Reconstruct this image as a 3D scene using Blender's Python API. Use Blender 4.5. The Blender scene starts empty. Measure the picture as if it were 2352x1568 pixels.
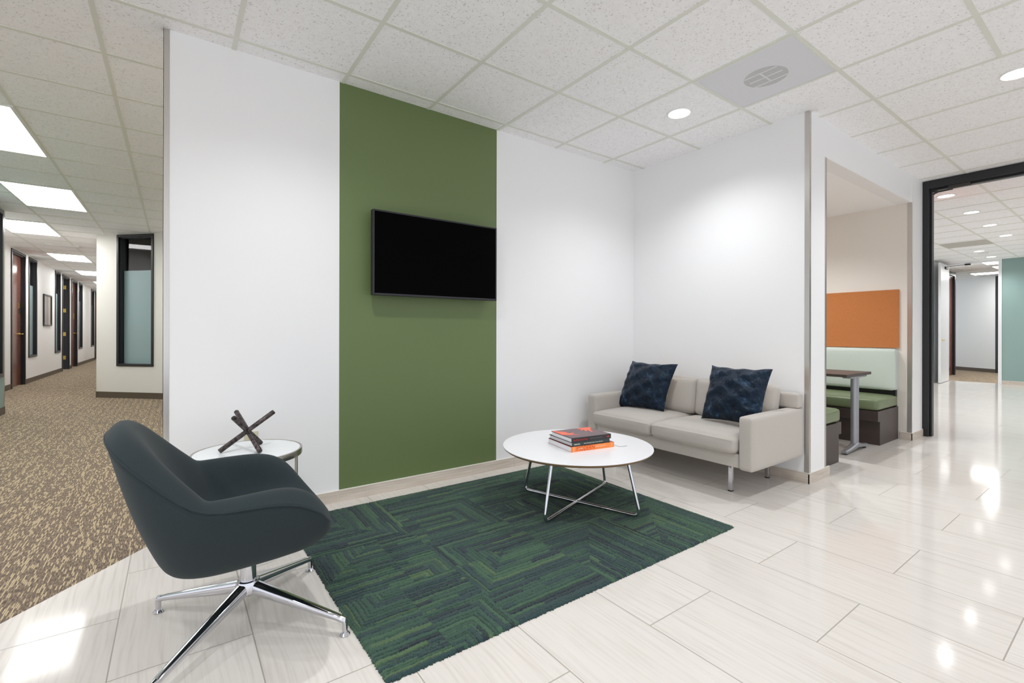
import bpy, bmesh, math, random
import numpy as np
from mathutils import Vector, Matrix
random.seed(7)
rng = np.random.default_rng(7)
C = bpy.context.scene.collection
D = bpy.data
R = math.radians

# ------------------------------------------------------------------ camera, world, exposure
F_PX, YAW, ROLL, SY = 1074.48, 0.9469, 0.0019, -20.29
HC = 1.098
CE = 2.722                       # ceiling height
cam_d = D.cameras.new('camera'); cam = D.objects.new('camera', cam_d); C.objects.link(cam)
cam_d.sensor_width = 36; cam_d.lens = F_PX / 2352 * 36; cam_d.shift_y = SY / 2352
cam_d.clip_start = 0.05; cam_d.clip_end = 100
fw = Vector((math.cos(YAW), math.sin(YAW), 0)); rt = Vector((math.sin(YAW), -math.cos(YAW), 0)); up = Vector((0, 0, 1))
r3 = rt * math.cos(ROLL) + up * math.sin(ROLL); u3 = -rt * math.sin(ROLL) + up * math.cos(ROLL)
cam.matrix_world = Matrix(((r3.x, u3.x, -fw.x, 0), (r3.y, u3.y, -fw.y, 0), (r3.z, u3.z, -fw.z, HC), (0, 0, 0, 1)))
scene = bpy.context.scene
scene.camera = cam
scene.view_settings.view_transform = 'Standard'; scene.view_settings.look = 'None'
scene.view_settings.exposure = 0.64; scene.view_settings.gamma = 1.0; scene.view_settings.use_curve_mapping = False
world = D.worlds.new('world'); scene.world = world; world.use_nodes = True
world.node_tree.nodes['Background'].inputs[0].default_value = (0.9, 0.94, 1, 1)
world.node_tree.nodes['Background'].inputs[1].default_value = 0.8
SPOT_W = 37.0        # recessed downlights
TROFFER = 10.0        # fluorescent panels (emission strength)
LENS = 9.0           # visible lens of a downlight

# ------------------------------------------------------------------ helpers
def s2l(c):
    return tuple((x / 12.92 if x <= 0.04045 else ((x + 0.055) / 1.055) ** 2.4) for x in c)
def rgb(r, g, b): return s2l((r / 255, g / 255, b / 255)) + (1,)

def mat(name, col, rough=0.6, metal=0.0, **kw):
    m = D.materials.new(name); m.use_nodes = True
    b = m.node_tree.nodes['Principled BSDF']
    b.inputs['Base Color'].default_value = col
    b.inputs['Roughness'].default_value = rough
    b.inputs['Metallic'].default_value = metal
    for k, v in kw.items():
        b.inputs[k.replace('_', ' ')].default_value = v
    return m

class N:
    """small node-graph helper"""
    def __init__(s, m): s.t = m.node_tree; s.b = s.t.nodes['Principled BSDF']
    def new(s, typ, **kw):
        n = s.t.nodes.new(typ)
        for k, v in kw.items(): setattr(n, k, v)
        return n
    def link(s, a, b): s.t.links.new(a, b)
    def val(s, x, sock):
        if hasattr(x, 'is_linked') or hasattr(x, 'links'): s.link(x, sock)
        else: sock.default_value = x
    def math(s, op, a, b=None, c=None):
        n = s.new('ShaderNodeMath', operation=op); s.val(a, n.inputs[0])
        if b is not None: s.val(b, n.inputs[1])
        if c is not None: s.val(c, n.inputs[2])
        return n.outputs[0]
    def coord(s, kind='Object'): return s.new('ShaderNodeTexCoord').outputs[kind]
    def mapping(s, vec, scale=(1, 1, 1), loc=(0, 0, 0), rot=(0, 0, 0)):
        n = s.new('ShaderNodeMapping'); s.link(vec, n.inputs[0]); n.inputs['Scale'].default_value = scale
        n.inputs['Location'].default_value = loc; n.inputs['Rotation'].default_value = rot; return n.outputs[0]
    def noise(s, vec, scale, detail=3, rough=0.5):
        n = s.new('ShaderNodeTexNoise'); s.link(vec, n.inputs['Vector']); n.inputs['Scale'].default_value = scale
        n.inputs['Detail'].default_value = detail; n.inputs['Roughness'].default_value = rough; return n.outputs['Fac']
    def ramp(s, fac, stops):
        n = s.new('ShaderNodeValToRGB'); s.link(fac, n.inputs[0]); e = n.color_ramp.elements
        while len(e) < len(stops): e.new(0.5)
        for i, (p, c) in enumerate(stops): e[i].position = p; e[i].color = c
        return n.outputs[0]
    def mix(s, fac, a, b, mode='MIX'):
        n = s.new('ShaderNodeMix', data_type='RGBA', blend_type=mode); s.val(fac, n.inputs[0]); s.val(a, n.inputs[6]); s.val(b, n.inputs[7]); return n.outputs[2]
    def bump(s, h, strength=0.2, dist=0.002):
        n = s.new('ShaderNodeBump'); s.link(h, n.inputs['Height']); n.inputs['Strength'].default_value = strength
        n.inputs['Distance'].default_value = dist; s.link(n.outputs[0], s.b.inputs['Normal'])

def emit(name, col, strength):
    m = D.materials.new(name); m.use_nodes = True; nt = m.node_tree; nt.nodes.clear()
    e = nt.nodes.new('ShaderNodeEmission'); e.inputs[0].default_value = col; e.inputs[1].default_value = strength
    o = nt.nodes.new('ShaderNodeOutputMaterial'); nt.links.new(e.outputs[0], o.inputs[0]); return m

# ------------------------------------------------------------------ materials
M = {}
def paint(name, col, rough=0.55):
    m = mat(name, col, rough); n = N(m)
    n.bump(n.noise(n.coord(), 220, 2), 0.08, 0.0008); M[name] = m; return m
paint('white_paint', rgb(239, 239, 240)); paint('green_paint', rgb(101, 118, 73), 0.5); paint('taupe_paint', rgb(224, 218, 210))
paint('teal_paint', rgb(141, 166, 162)); paint('cream_paint', rgb(226, 223, 217)); paint('soffit_paint', rgb(247, 247, 248))
M['black_frame'] = mat('black_frame', rgb(30, 30, 33), 0.35)
M['dark_wood'] = mat('dark_wood', rgb(70, 60, 57), 0.4)
M['mahogany'] = mat('mahogany', rgb(110, 50, 42), 0.18)
n = N(M['mahogany']); n.link(n.ramp(n.noise(n.mapping(n.coord(), (14, 14, 0.8)), 3, 4), [(0.3, rgb(92, 54, 48)), (0.7, rgb(128, 80, 68))]), n.b.inputs['Base Color'])
M['brass'] = mat('brass', rgb(214, 182, 96), 0.25, 1.0)
M['chrome'] = mat('chrome', rgb(214, 214, 220), 0.06, 1.0)
M['satin_metal'] = mat('satin_metal', rgb(176, 172, 164), 0.28, 1.0)
M['guard'] = mat('guard', rgb(208, 204, 200), 0.3, 1.0)
n = N(M['guard']); n.bump(n.noise(n.mapping(n.coord(), (300, 300, 2)), 2, 2), 0.1, 0.0006)
M['grey_metal'] = mat('grey_metal', rgb(160, 162, 168), 0.38, 0.55)
M['black_plastic'] = mat('black_plastic', rgb(16, 16, 18), 0.4)
M['tv_screen'] = mat('tv_screen', (0.0012, 0.0012, 0.0014, 1), 0.35, Specular_IOR_Level=0.02)
M['tv_bezel'] = mat('tv_bezel', rgb(27, 27, 33), 0.4)
M['white_plastic'] = mat('white_plastic', rgb(232, 232, 230), 0.4)
M['tbar'] = mat('tbar', rgb(222, 223, 214), 0.5)
M['carpet_base'] = mat('carpet_base', rgb(88, 76, 66), 0.6)
M['beige_plastic'] = mat('beige_plastic', rgb(208, 202, 178), 0.45)
M['white_laminate'] = mat('white_laminate', rgb(240, 240, 243), 0.3)
M['ply_edge'] = mat('ply_edge', rgb(150, 124, 94), 0.5)
M['frost_glass_white'] = mat('frost_glass_white', rgb(236, 240, 242), 0.12)
M['paper'] = mat('paper', rgb(226, 226, 228), 0.8)
n = N(M['paper']); n.link(n.ramp(n.noise(n.mapping(n.coord(), (1, 1, 700)), 1, 2), [(0.3, rgb(190, 190, 196)), (0.6, rgb(238, 238, 240))]), n.b.inputs['Base Color'])
for k, c in dict(book_black=(38, 34, 36), book_green=(50, 66, 66), book_orange=(244, 140, 62), cover_red=(160, 56, 52), cover_coral=(246, 112, 84),
                 ink_red=(200, 52, 40), ink_orange=(212, 72, 30), ink_white=(236, 232, 222), ink_grey=(120, 116, 118), cover_plum=(116, 97, 101), ribbon=(50, 54, 74)).items():  # cover_plum is lightened to paint in the cover's sheen
    M[k] = mat(k, rgb(*c), 0.45)
# door glossy white
M['white_door'] = mat('white_door', rgb(232, 234, 237), 0.25)
# ceiling tiles
m = M['ceiling_tile'] = mat('ceiling_tile', rgb(240, 239, 236), 0.9); n = N(m); co = n.coord()
wv = n.noise(co, 30, 2)
vec = n.mapping(co, (1, 1, 1))
a = n.noise(vec, 85, 4, 0.65); b_ = n.noise(n.mapping(co, (1.6, 1, 1), (3, 1, 0)), 150, 3, 0.6)
sp = n.math('MULTIPLY', n.math('GREATER_THAN', a, 0.615), 0.55)
sp2 = n.math('MULTIPLY', n.math('GREATER_THAN', b_, 0.66), 0.5)
sf = n.math('MAXIMUM', sp, sp2)
n.link(n.mix(sf, n.ramp(wv, [(0.3, rgb(244, 243, 244)), (0.7, rgb(248, 248, 249))]), rgb(176, 172, 166)), n.b.inputs['Base Color'])
n.bump(n.math('SUBTRACT', 1.0, sf), 0.5, 0.002)
# polished plank tile floor
def tile_mat(name, c1, c2, grout, rough, y_long=True, vein=1.0):
    m = mat(name, c1, rough); n = N(m); co = n.coord()
    sx = n.new('ShaderNodeSeparateXYZ'); n.link(co, sx.inputs[0])
    cb = n.new('ShaderNodeCombineXYZ')
    n.link(n.math('SUBTRACT', sx.outputs[1], 0.716 + 0.4055), cb.inputs[0]); n.link(n.math('SUBTRACT', sx.outputs[0], 2.664), cb.inputs[1])
    br = n.new('ShaderNodeTexBrick'); n.link(cb.outputs[0], br.inputs['Vector'])
    br.offset = 0.5; br.offset_frequency = 2; br.squash_frequency = 2; br.squash = 1
    for k, v in {'Scale': 1, 'Mortar Size': 0.0022, 'Mortar Smooth': 0.1, 'Bias': 0, 'Brick Width': 0.811, 'Row Height': 0.4055}.items(): br.inputs[k].default_value = v
    br.inputs['Color1'].default_value = (0, 0, 0, 1); br.inputs['Color2'].default_value = (1, 1, 1, 1)
    tone = n.new('ShaderNodeSeparateColor'); n.link(br.outputs['Color'], tone.inputs[0])
    off = n.new('ShaderNodeCombineXYZ'); n.link(n.math('MULTIPLY', tone.outputs[0], 40.0), off.inputs[0]); n.link(n.math('MULTIPLY', tone.outputs[0], 17.0), off.inputs[1])
    va = n.new('ShaderNodeVectorMath', operation='ADD'); n.link(co, va.inputs[0]); n.link(off.outputs[0], va.inputs[1])
    warp = n.noise(n.mapping(va.outputs[0], (2, 1, 1)), 1.5, 2)
    wc = n.new('ShaderNodeCombineXYZ'); n.link(n.math('MULTIPLY', warp, 0.06), wc.inputs[0])
    vb = n.new('ShaderNodeVectorMath', operation='ADD'); n.link(va.outputs[0], vb.inputs[0]); n.link(wc.outputs[0], vb.inputs[1])
    st = n.noise(n.mapping(vb.outputs[0], (34, 1.1, 1)), 2.2, 5, 0.62)
    base = n.ramp(st, [(0.25, c2), (0.5, c1), (0.8, tuple(min(1, x * 1.06) for x in c1[:3]) + (1,))])
    base = n.mix(n.math('MULTIPLY', tone.outputs[0], 0.22), base, c2)
    n.link(n.mix(br.outputs['Fac'], base, grout), n.b.inputs['Base Color'])
    n.link(n.math('ADD', n.math('MULTIPLY', br.outputs['Fac'], 0.5), n.math('ADD', rough, n.math('MULTIPLY', st, 0.06))), n.b.inputs['Roughness'])
    n.b.inputs['Specular IOR Level'].default_value = 0.16
    M[name] = m
tile_mat('floor_tile', rgb(219, 214, 208), rgb(203, 196, 189), rgb(166, 160, 152), 0.06)
# skirting tile
m = M['skirting'] = mat('skirting', rgb(206, 196, 184), 0.4); n = N(m); co = n.coord()
n.link(n.ramp(n.noise(n.mapping(co, (2.2, 2.2, 60)), 1.6, 5, 0.6), [(0.3, rgb(188, 176, 162)), (0.7, rgb(218, 208, 198))]), n.b.inputs['Base Color'])
M['caulk'] = mat('caulk', rgb(236, 232, 226), 0.6)
M['brown_base'] = mat('brown_base', rgb(92, 80, 68), 0.5)
# corridor carpet: loop rows with pale dashes
m = M['carpet'] = mat('carpet', rgb(120, 104, 84), 0.95); n = N(m); co = n.coord()
sx = n.new('ShaderNodeSeparateXYZ'); n.link(co, sx.inputs[0])
colw = 0.0066; ix = n.math('FLOOR', n.math('DIVIDE', sx.outputs[0], colw))
wn = n.new('ShaderNodeTexWhiteNoise', noise_dimensions='1D'); n.link(ix, wn.inputs['W'])
yy = n.math('ADD', n.math('DIVIDE', sx.outputs[1], 0.040), n.math('MULTIPLY', wn.outputs[0], 9.0)); iy = n.math('FLOOR', yy)
cb = n.new('ShaderNodeCombineXYZ'); n.link(ix, cb.inputs[0]); n.link(iy, cb.inputs[1])
w2 = n.new('ShaderNodeTexWhiteNoise', noise_dimensions='2D'); n.link(cb.outputs[0], w2.inputs['Vector'])
band = n.math('MULTIPLY', n.math('SINE', n.math('MULTIPLY', sx.outputs[0], 2 * math.pi / 0.066)), 0.13)
pr = n.math('ADD', w2.outputs[0], band)
fx = n.math('ABSOLUTE', n.math('SUBTRACT', n.math('FRACT', n.math('DIVIDE', sx.outputs[0], colw)), 0.5))
dash = n.math('MULTIPLY', n.math('GREATER_THAN', pr, 0.72), n.math('LESS_THAN', fx, 0.36))
mott = n.ramp(n.noise(n.mapping(co, (150, 22, 1)), 1.5, 4), [(0.3, rgb(72, 60, 52)), (0.5, rgb(112, 97, 83)), (0.66, rgb(156, 139, 116))])
n.link(n.mix(n.math('MULTIPLY', dash, 0.85), mott, rgb(196, 178, 144)), n.b.inputs['Base Color'])
n.bump(n.math('ADD', n.math('MULTIPLY', dash, 0.5), n.noise(co, 500, 2)), 0.5, 0.003)
# fabrics
def fabric(name, col, scale=900, sheen=0.15, var=0.10, bumpd=0.0008):
    m = mat(name, col, 0.95, Sheen_Weight=sheen, Sheen_Roughness=0.5); n = N(m); co = n.coord()
    f = n.noise(co, scale, 3, 0.7)
    lo = tuple(max(0, x * (1 - var * 2)) for x in col[:3]) + (1,); hi = tuple(min(1, x * (1 + var * 1.6)) for x in col[:3]) + (1,)
    n.link(n.ramp(f, [(0.32, lo), (0.68, hi)]), n.b.inputs['Base Color']); n.bump(f, 0.35, bumpd); M[name] = m
fabric('sofa_fabric', rgb(186, 180, 173), 700, 0.2, 0.07)
fabric('chair_fabric', rgb(31, 43, 47), 900, 0.06, 0.22)
fabric('orange_panel', rgb(188, 118, 66), 420, 0.1, 0.16)
fabric('pale_green', rgb(198, 208, 200), 600, 0.1, 0.08)
fabric('pillow_back', rgb(214, 200, 184), 900, 0.1, 0.05)
M['green_vinyl'] = mat('green_vinyl', rgb(114, 126, 94), 0.34)
m = M['velvet'] = mat('velvet', rgb(10, 20, 34), 0.31, Sheen_Weight=0.18, Sheen_Roughness=0.3)
n = N(m); co = n.coord(); w = n.noise(n.mapping(co, (1, 1, 1)), 11, 6, 0.7)
n.link(n.ramp(w, [(0.42, rgb(7, 13, 23)), (0.58, rgb(13, 25, 39)), (0.70, rgb(66, 92, 122))]), n.b.inputs['Base Color'])  # palest stop paints sheen highlights into the velvet colour
n.b.inputs['Sheen Tint'].default_value = rgb(90, 140, 205); n.b.inputs['Specular Tint'].default_value = rgb(170, 200, 235)
n.bump(n.math('ADD', n.noise(n.mapping(co, (1, 1, 1), (3, 1, 0)), 22, 5, 0.65), n.math('MULTIPLY', n.noise(n.mapping(co, (3, 1, 1), (0, 0, 0), (0, 0.5, 0.8)), 12, 3, 0.5), 1.2)), 0.9, 0.014)
m = M['rod_metal'] = mat('rod_metal', rgb(66, 58, 58), 0.45, 0.6); n = N(m)
n.link(n.ramp(n.noise(n.coord(), 60, 4), [(0.35, rgb(42, 36, 36)), (0.65, rgb(98, 88, 88))]), n.b.inputs['Base Color'])
# rug: pile colours come from the mesh's own stripe attribute
m = M['rug'] = mat('rug', rgb(40, 80, 55), 0.97, Sheen_Weight=0.15); n = N(m)
at = n.new('ShaderNodeAttribute', attribute_name='stripe')
fz = n.noise(n.coord(), 420, 3, 0.7)
n.link(n.mix(1.0, at.outputs['Color'], n.ramp(fz, [(0.3, (0.5, 0.5, 0.5, 1)), (0.7, (1.45, 1.45, 1.45, 1))]), 'MULTIPLY'), n.b.inputs['Base Color'])
n.bump(fz, 0.6, 0.004)
# frosted film and clear glass
m = M['frosted'] = mat('frosted', rgb(150, 172, 174), 0.35); N(m).b.inputs['Alpha'].default_value = 0.9
def clear_glass(name, tint, alpha):
    m = D.materials.new(name); m.use_nodes = True; nt = m.node_tree; nt.nodes.clear()
    t = nt.nodes.new('ShaderNodeBsdfTransparent'); t.inputs[0].default_value = tint
    g = nt.nodes.new('ShaderNodeBsdfGlossy'); g.inputs['Roughness'].default_value = 0.02
    mx = nt.nodes.new('ShaderNodeMixShader'); fr = nt.nodes.new('ShaderNodeFresnel'); fr.inputs[0].default_value = alpha
    o = nt.nodes.new('ShaderNodeOutputMaterial'); nt.links.new(fr.outputs[0], mx.inputs[0]); nt.links.new(t.outputs[0], mx.inputs[1]); nt.links.new(g.outputs[0], mx.inputs[2]); nt.links.new(mx.outputs[0], o.inputs[0])
    M[name] = m
clear_glass('clear_glass', (0.82, 0.86, 0.87, 1), 1.45)
# perforated metal of the return grille
m = M['perforated'] = mat('perforated', rgb(244, 244, 247), 0.5); n = N(m); co = n.coord()
sx = n.new('ShaderNodeSeparateXYZ'); n.link(n.mapping(co, (1, 1, 1), (0, 0, 0), (0, 0, R(45))), sx.inputs[0])
p_ = 0.0062
hx = n.math('SUBTRACT', n.math('FRACT', n.math('DIVIDE', sx.outputs[0], p_)), 0.5); hy = n.math('SUBTRACT', n.math('FRACT', n.math('DIVIDE', sx.outputs[1], p_)), 0.5)
rr = n.math('SQRT', n.math('ADD', n.math('MULTIPLY', hx, hx), n.math('MULTIPLY', hy, hy)))
n.link(n.math('GREATER_THAN', rr, 0.40), n.b.inputs['Alpha'])
M['grille_back'] = mat('grille_back', rgb(222, 222, 226), 0.7)
M['duct_dark'] = mat('duct_dark', rgb(150, 143, 142), 0.7)
M['lit_panel'] = emit('lit_panel', (1.0, 0.99, 0.97, 1), TROFFER)
M['lit_lens'] = emit('lit_lens', (1.0, 0.985, 0.96, 1), LENS)
M['office_panel'] = emit('office_panel', (1, 1, 1, 1), 5.0)

# ------------------------------------------------------------------ mesh building
class MB:
    def __init__(s): s.v = []; s.f = []; s.m = []
    def add(s, vs, fs, mi=0):
        o = len(s.v); s.v += [tuple(p) for p in vs]; s.f += [tuple(i + o for i in f) for f in fs]; s.m += [mi] * len(fs)
    def box(s, x0, x1, y0, y1, z0, z1, mi=0):
        s.add([(x0, y0, z0), (x1, y0, z0), (x1, y1, z0), (x0, y1, z0), (x0, y0, z1), (x1, y0, z1), (x1, y1, z1), (x0, y1, z1)],
              [(0, 3, 2, 1), (4, 5, 6, 7), (0, 1, 5, 4), (1, 2, 6, 5), (2, 3, 7, 6), (3, 0, 4, 7)], mi)
    def tube(s, pts, r, seg=12, mi=0, cap=True):
        pts = [Vector(p) for p in pts]; n_ = len(pts); rs = r if isinstance(r, (list, tuple)) else [r] * n_
        ref = None; rings = []
        for i, p in enumerate(pts):
            d = (pts[min(i + 1, n_ - 1)] - pts[max(i - 1, 0)]).normalized()
            if ref is None:
                ref = Vector((0, 0, 1)) if abs(d.z) < 0.9 else Vector((1, 0, 0))
            a = (ref - d * ref.dot(d)).normalized(); ref = a; b = d.cross(a)
            rings.append([p + (a * math.cos(2 * math.pi * k / seg) + b * math.sin(2 * math.pi * k / seg)) * rs[i] for k in range(seg)])
        o = []; fs = []
        for rg in rings: o += rg
        for i in range(n_ - 1):
            for k in range(seg):
                k2 = (k + 1) % seg; fs.append((i * seg + k, i * seg + k2, (i + 1) * seg + k2, (i + 1) * seg + k))
        if cap: fs.append(tuple(range(seg))[::-1]); fs.append(tuple((n_ - 1) * seg + k for k in range(seg)))
        s.add(o, fs, mi)
    def lathe(s, prof, cx=0, cy=0, seg=48, mi=0):
        vs = []; fs = []; n_ = len(prof)
        for k in range(seg):
            a = 2 * math.pi * k / seg
            for r_, z in prof: vs.append((cx + r_ * math.cos(a), cy + r_ * math.sin(a), z))
        for k in range(seg):
            k2 = (k + 1) % seg
            for i in range(n_ - 1): fs.append((k * n_ + i, k2 * n_ + i, k2 * n_ + i + 1, k * n_ + i + 1))
        s.add(vs, fs, mi)
    def disc(s, cx, cy, z, r, seg=48, mi=0, down=True):
        vs = [(cx + r * math.cos(2 * math.pi * k / seg), cy + r * math.sin(2 * math.pi * k / seg), z) for k in range(seg)]
        f = tuple(range(seg)); s.add(vs, [f[::-1] if down else f], mi)
    def build(s, name, mats, parent=None, smooth=False, bevel=0, bseg=3, loc=None, rotz=None):
        me = D.meshes.new(name); me.from_pydata(s.v, [], s.f)
        if not isinstance(mats, (list, tuple)): mats = [mats]
        for q in mats: me.materials.append(q)
        me.polygons.foreach_set('material_index', s.m); 
        if smooth: me.polygons.foreach_set('use_smooth', [True] * len(s.f))
        me.update(); o = D.objects.new(name, me); C.objects.link(o)
        if parent: o.parent = parent
        if loc is not None: o.location = loc
        if rotz is not None: o.rotation_euler = (0, 0, rotz)
        if bevel:
            b = o.modifiers.new('bevel', 'BEVEL'); b.width = bevel; b.segments = bseg; b.limit_method = 'ANGLE'; b.angle_limit = R(40)
            me.polygons.foreach_set('use_smooth', [True] * len(s.f))
            w_ = o.modifiers.new('wn', 'WEIGHTED_NORMAL'); w_.keep_sharp = True
        elif smooth:
            try: me.set_sharp_from_angle(angle=R(40))
            except Exception: pass
        return o

def tag(o, label=None, cat=None, group=None, kind=None):
    if label: o['label'] = label
    if cat: o['category'] = cat
    if group: o['group'] = group
    if kind: o['kind'] = kind
    return o
def thing(name, label, cat, loc=(0, 0, 0), rotz=0, group=None):
    o = D.objects.new(name, None); C.objects.link(o); o.location = loc; o.rotation_euler = (0, 0, rotz); o.empty_display_size = 0.1
    return tag(o, label, cat, group)
def sthing(name, loc=(0, 0, 0), rotz=0, label=None, cat=None):
    o = D.objects.new(name, None); C.objects.link(o); o.location = loc; o.rotation_euler = (0, 0, rotz); return tag(o, label, cat, kind='structure')
def part(mb, name, m, parent, label=None, **kw):
    o = mb.build(name, m, parent, **kw)
    if label: o['label'] = label
    return o
def copy_tree(o, parent=None):
    c = o.copy(); C.objects.link(c); c.parent = parent
    for ch in list(o.children): copy_tree(ch, c)
    return c

def strip(name, p0, p1, th, openings=(), z1=CE + 0.08, m='white_paint', z0=0.0, label=None, splits=None, cat='wall'):
    """wall from p0 to p1 (plan), thickness to the left; openings (s0,s1,z0,z1). splits: [(s0,s1,material)] for painted sections"""
    p0 = Vector(p0); p1 = Vector(p1); L = (p1 - p0).length; ang = math.atan2(p1.y - p0.y, p1.x - p0.x)
    mb = MB(); mats = [M[m]]; cuts = {0.0, L}
    for a, b, _, _ in openings: cuts |= {a, b}
    for a, b, mm in (splits or []):
        cuts |= {a, b}
    cuts = sorted(cuts)
    for a, b in zip(cuts[:-1], cuts[1:]):
        mid = (a + b) / 2; mi = 0
        for sa, sb, mm in (splits or []):
            if sa <= mid <= sb:
                if M[mm] not in mats: mats.append(M[mm])
                mi = mats.index(M[mm])
        seg = [(z0, z1)]
        for oa, ob, oz0, oz1 in openings:
            if oa <= mid <= ob:
                seg = [(z0, oz0), (oz1, z1)]
        for za, zb in seg:
            if zb - za > 0.002: mb.box(a, b, 0, th, za, zb, mi)
    o = mb.build(name, mats, None, loc=(p0.x, p0.y, 0), rotz=ang)
    return tag(o, label, cat, kind='structure')

# ------------------------------------------------------------------ floors
G = 0.6096; GX0 = 0.271; GY0 = 2.993
def poly(name, pts, z, m, label, th=0.05):
    mb = MB(); n_ = len(pts)
    vs = [(x, y, z) for x, y in pts] + [(x, y, z - th) for x, y in pts]
    fs = [tuple(range(n_)), tuple(range(2 * n_ - 1, n_ - 1, -1))] + [(i, i + n_, (i + 1) % n_ + n_, (i + 1) % n_) for i in range(n_)]
    mb.add(vs, fs); return tag(mb.build(name, M[m]), label, 'floor', kind='structure')
# boundary carpet/tile runs diagonally from the free end of the tv wall
bx, by = -0.044, 3.118; dx, dy = -0.652, -0.758
q = (bx + dx * 5.5, by + dy * 5.5)
poly('floor', [q, (q[0], -3.6), (14.68, -3.6), (14.68, 3.1), (4.2, 3.1), (3.9, 3.3), (bx, 3.3), (bx, by)], 0.0, 'floor_tile', 'polished off-white plank tile floor of the lobby')
poly('floor_corridor', [q, (bx, by), (bx, 3.3), (3.2, 3.3), (3.2, 28), (-5, 28), (-5, q[1])], 0.0, 'carpet', 'brown corridor carpet with pale dashes')
poly('floor_far_corridor', [(14.68, -3.6), (21, -3.6), (21, 6), (14.68, 6)], 0.0, 'carpet', 'tan carpet beyond the far doorway')

# ------------------------------------------------------------------ ceiling with exposed grid
mb = MB(); mb.box(-5.2, 21, -3.7, 28, CE, CE + 0.05)
tag(mb.build('ceiling', M['ceiling_tile']), 'white speckled acoustic tile ceiling', 'ceiling', kind='structure')
mb = MB(); w = 0.012; t = 0.0035
for k in range(-9, 34):
    x = GX0 + k * G
    mb.box(x - w, x + w, -3.6, 27 if k < 3 else 5.9, CE - t, CE + 0.001)
for j in range(-41, 11):
    y = GY0 - j * G; z = t * 0.9
    if j in (4,):                       # double-length tiles right of the grille
        mb.box(-5, GX0 + 6 * G, y - w, y + w, CE - z, CE + 0.001); continue
    x1 = 20.9 if j > -5 else 2.1
    if j in (5,): pass
    mb.box(-5, x1, y - w, y + w, CE - z, CE + 0.001)
tag(mb.build('trim_1', M['tbar']), 'pale metal t-bar grid of the ceiling', 'trim', kind='structure')

# ------------------------------------------------------------------ walls of the seating bay
YA, XB, YC, XN = 3.118, 3.755, 1.505, 6.14
strip('wall_back', (-0.052, YA), (XB + 0.05, YA), 0.15, splits=[(0.052 + 0.863, 0.052 + 2.090, 'green_paint')], label='white wall with a green painted panel behind the television')
strip('wall_right', (XB, YA + 0.05), (XB, YC), 0.295, label='white wall behind the sofa')
mb = MB(); mb.box(XB + 0.295, XN, YC, YC + 0.12, 2.443, CE + 0.08)
tag(mb.build('wall_header', M['white_paint']), 'white header above the booth alcove', 'wall', kind='structure')
strip('wall_alcove_right', (XN, YA + 0.05), (XN, YC), 0.36, m='taupe_paint', splits=[], label='taupe side wall of the booth alcove')
mb = MB(); mb.box(XN + 0.0005, XN + 0.3605, YC - 0.004, YC, 0, CE + 0.05)
tag(mb.build('wall_alcove_front', M['white_paint']), 'white narrow wall between alcove and glass door frame', 'wall', kind='structure')
strip('wall_alcove_back', (XB + 0.29, YA), (XN, YA), 0.12, m='taupe_paint', label='rear wall of the booth alcove')
mb = MB(); mb.box(XB + 0.29, XN, YC + 0.12, YA + 0.02, 2.443, 2.55)
tag(mb.build('ceiling_alcove', M['soffit_paint']), 'plain white soffit inside the booth alcove', 'ceiling', kind='structure')
# metal corner guards
def guard(name, mb, label): return tag(mb.build(name, M['guard']), label, 'trim', kind='structure')
t = 0.002
mb = MB(); mb.box(-0.054, -0.027, YA - t, YA, 0.076, CE); mb.box(-0.054, -0.052, YA - t, YA + 0.03, 0.076, CE); guard('trim_2', mb, 'metal corner guard on the free end of the television wall')
mb = MB(); mb.box(XB - t, XB, YC, YC + 0.03, 0.076, CE); mb.box(XB - t, XB + 0.028, YC - t, YC, 0.076, CE); guard('trim_3', mb, 'metal corner guard beside the sofa')
mb = MB(); mb.box(4.026, 4.052, YC - t, YC, 0.076, 2.443); mb.box(4.05, 4.052, YC - t, YC + 0.028, 0.0, 2.443); guard('trim_4', mb, 'metal corner guard on the left edge of the alcove')
mb = MB(); mb.box(XN - t, XN, YC - 0.004, YC + 0.032, 0.076, 2.443); mb.box(XN - t, XN + 0.012, YC - 0.006, YC - 0.004, 0.076, 2.443); guard('trim_5', mb, 'metal corner guard on the right edge of the alcove')

def skirt(name, p0, p1, h=0.073, th=0.010, joints=(), m='skirting', label=''):
    """skirting to the RIGHT of the line p0->p1 (room side), vertical joints at given distances"""
    p0 = Vector(p0); p1 = Vector(p1); L = (p1 - p0).length; ang = math.atan2(p1.y - p0.y, p1.x - p0.x)
    mb = MB(); cuts = [0] + sorted(j for j in joints if 0 < j < L) + [L]
    for a, b in zip(cuts[:-1], cuts[1:]): mb.box(a + (0.0012 if a else 0), b - (0.0012 if b < L else 0), -th, 0, 0, h, 0)
    if m == 'skirting':
        mb.box(0, L, -th * 0.8, 0, 0, h - 0.003, 1); mb.box(0, L, -th * 0.72, 0, h, h + 0.004, 1)
    return tag(mb.build(name, [M[m], M['caulk']], loc=(p0.x, p0.y, 0), rotz=ang), label, 'baseboard', kind='structure')
jj = [0.052 + x for x in (0.44, 0.855, 1.051, 1.455, 1.859, 2.262, 2.66, 3.07, 3.47)]
skirt('baseboard_back', (-0.052, YA), (XB, YA), joints=jj, label='travertine skirting under the television wall')
skirt('baseboard_right', (XB, YA), (XB, YC), joints=[0.4, 0.81, 1.21, 1.42], label='travertine skirting behind the sofa')
skirt('baseboard_pier', (XB - 0.010, YC), (4.10, YC), label='travertine skirting at the foot of the pier')
skirt('baseboard_alcove', (XN, YC + 0.09), (XN, YC - 0.004), label='travertine skirting beside the booth bench')
skirt('baseboard_door_side', (XN - 0.01, YC - 0.004), (6.5, YC - 0.004), label='travertine skirting beside the black door frame')

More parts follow.
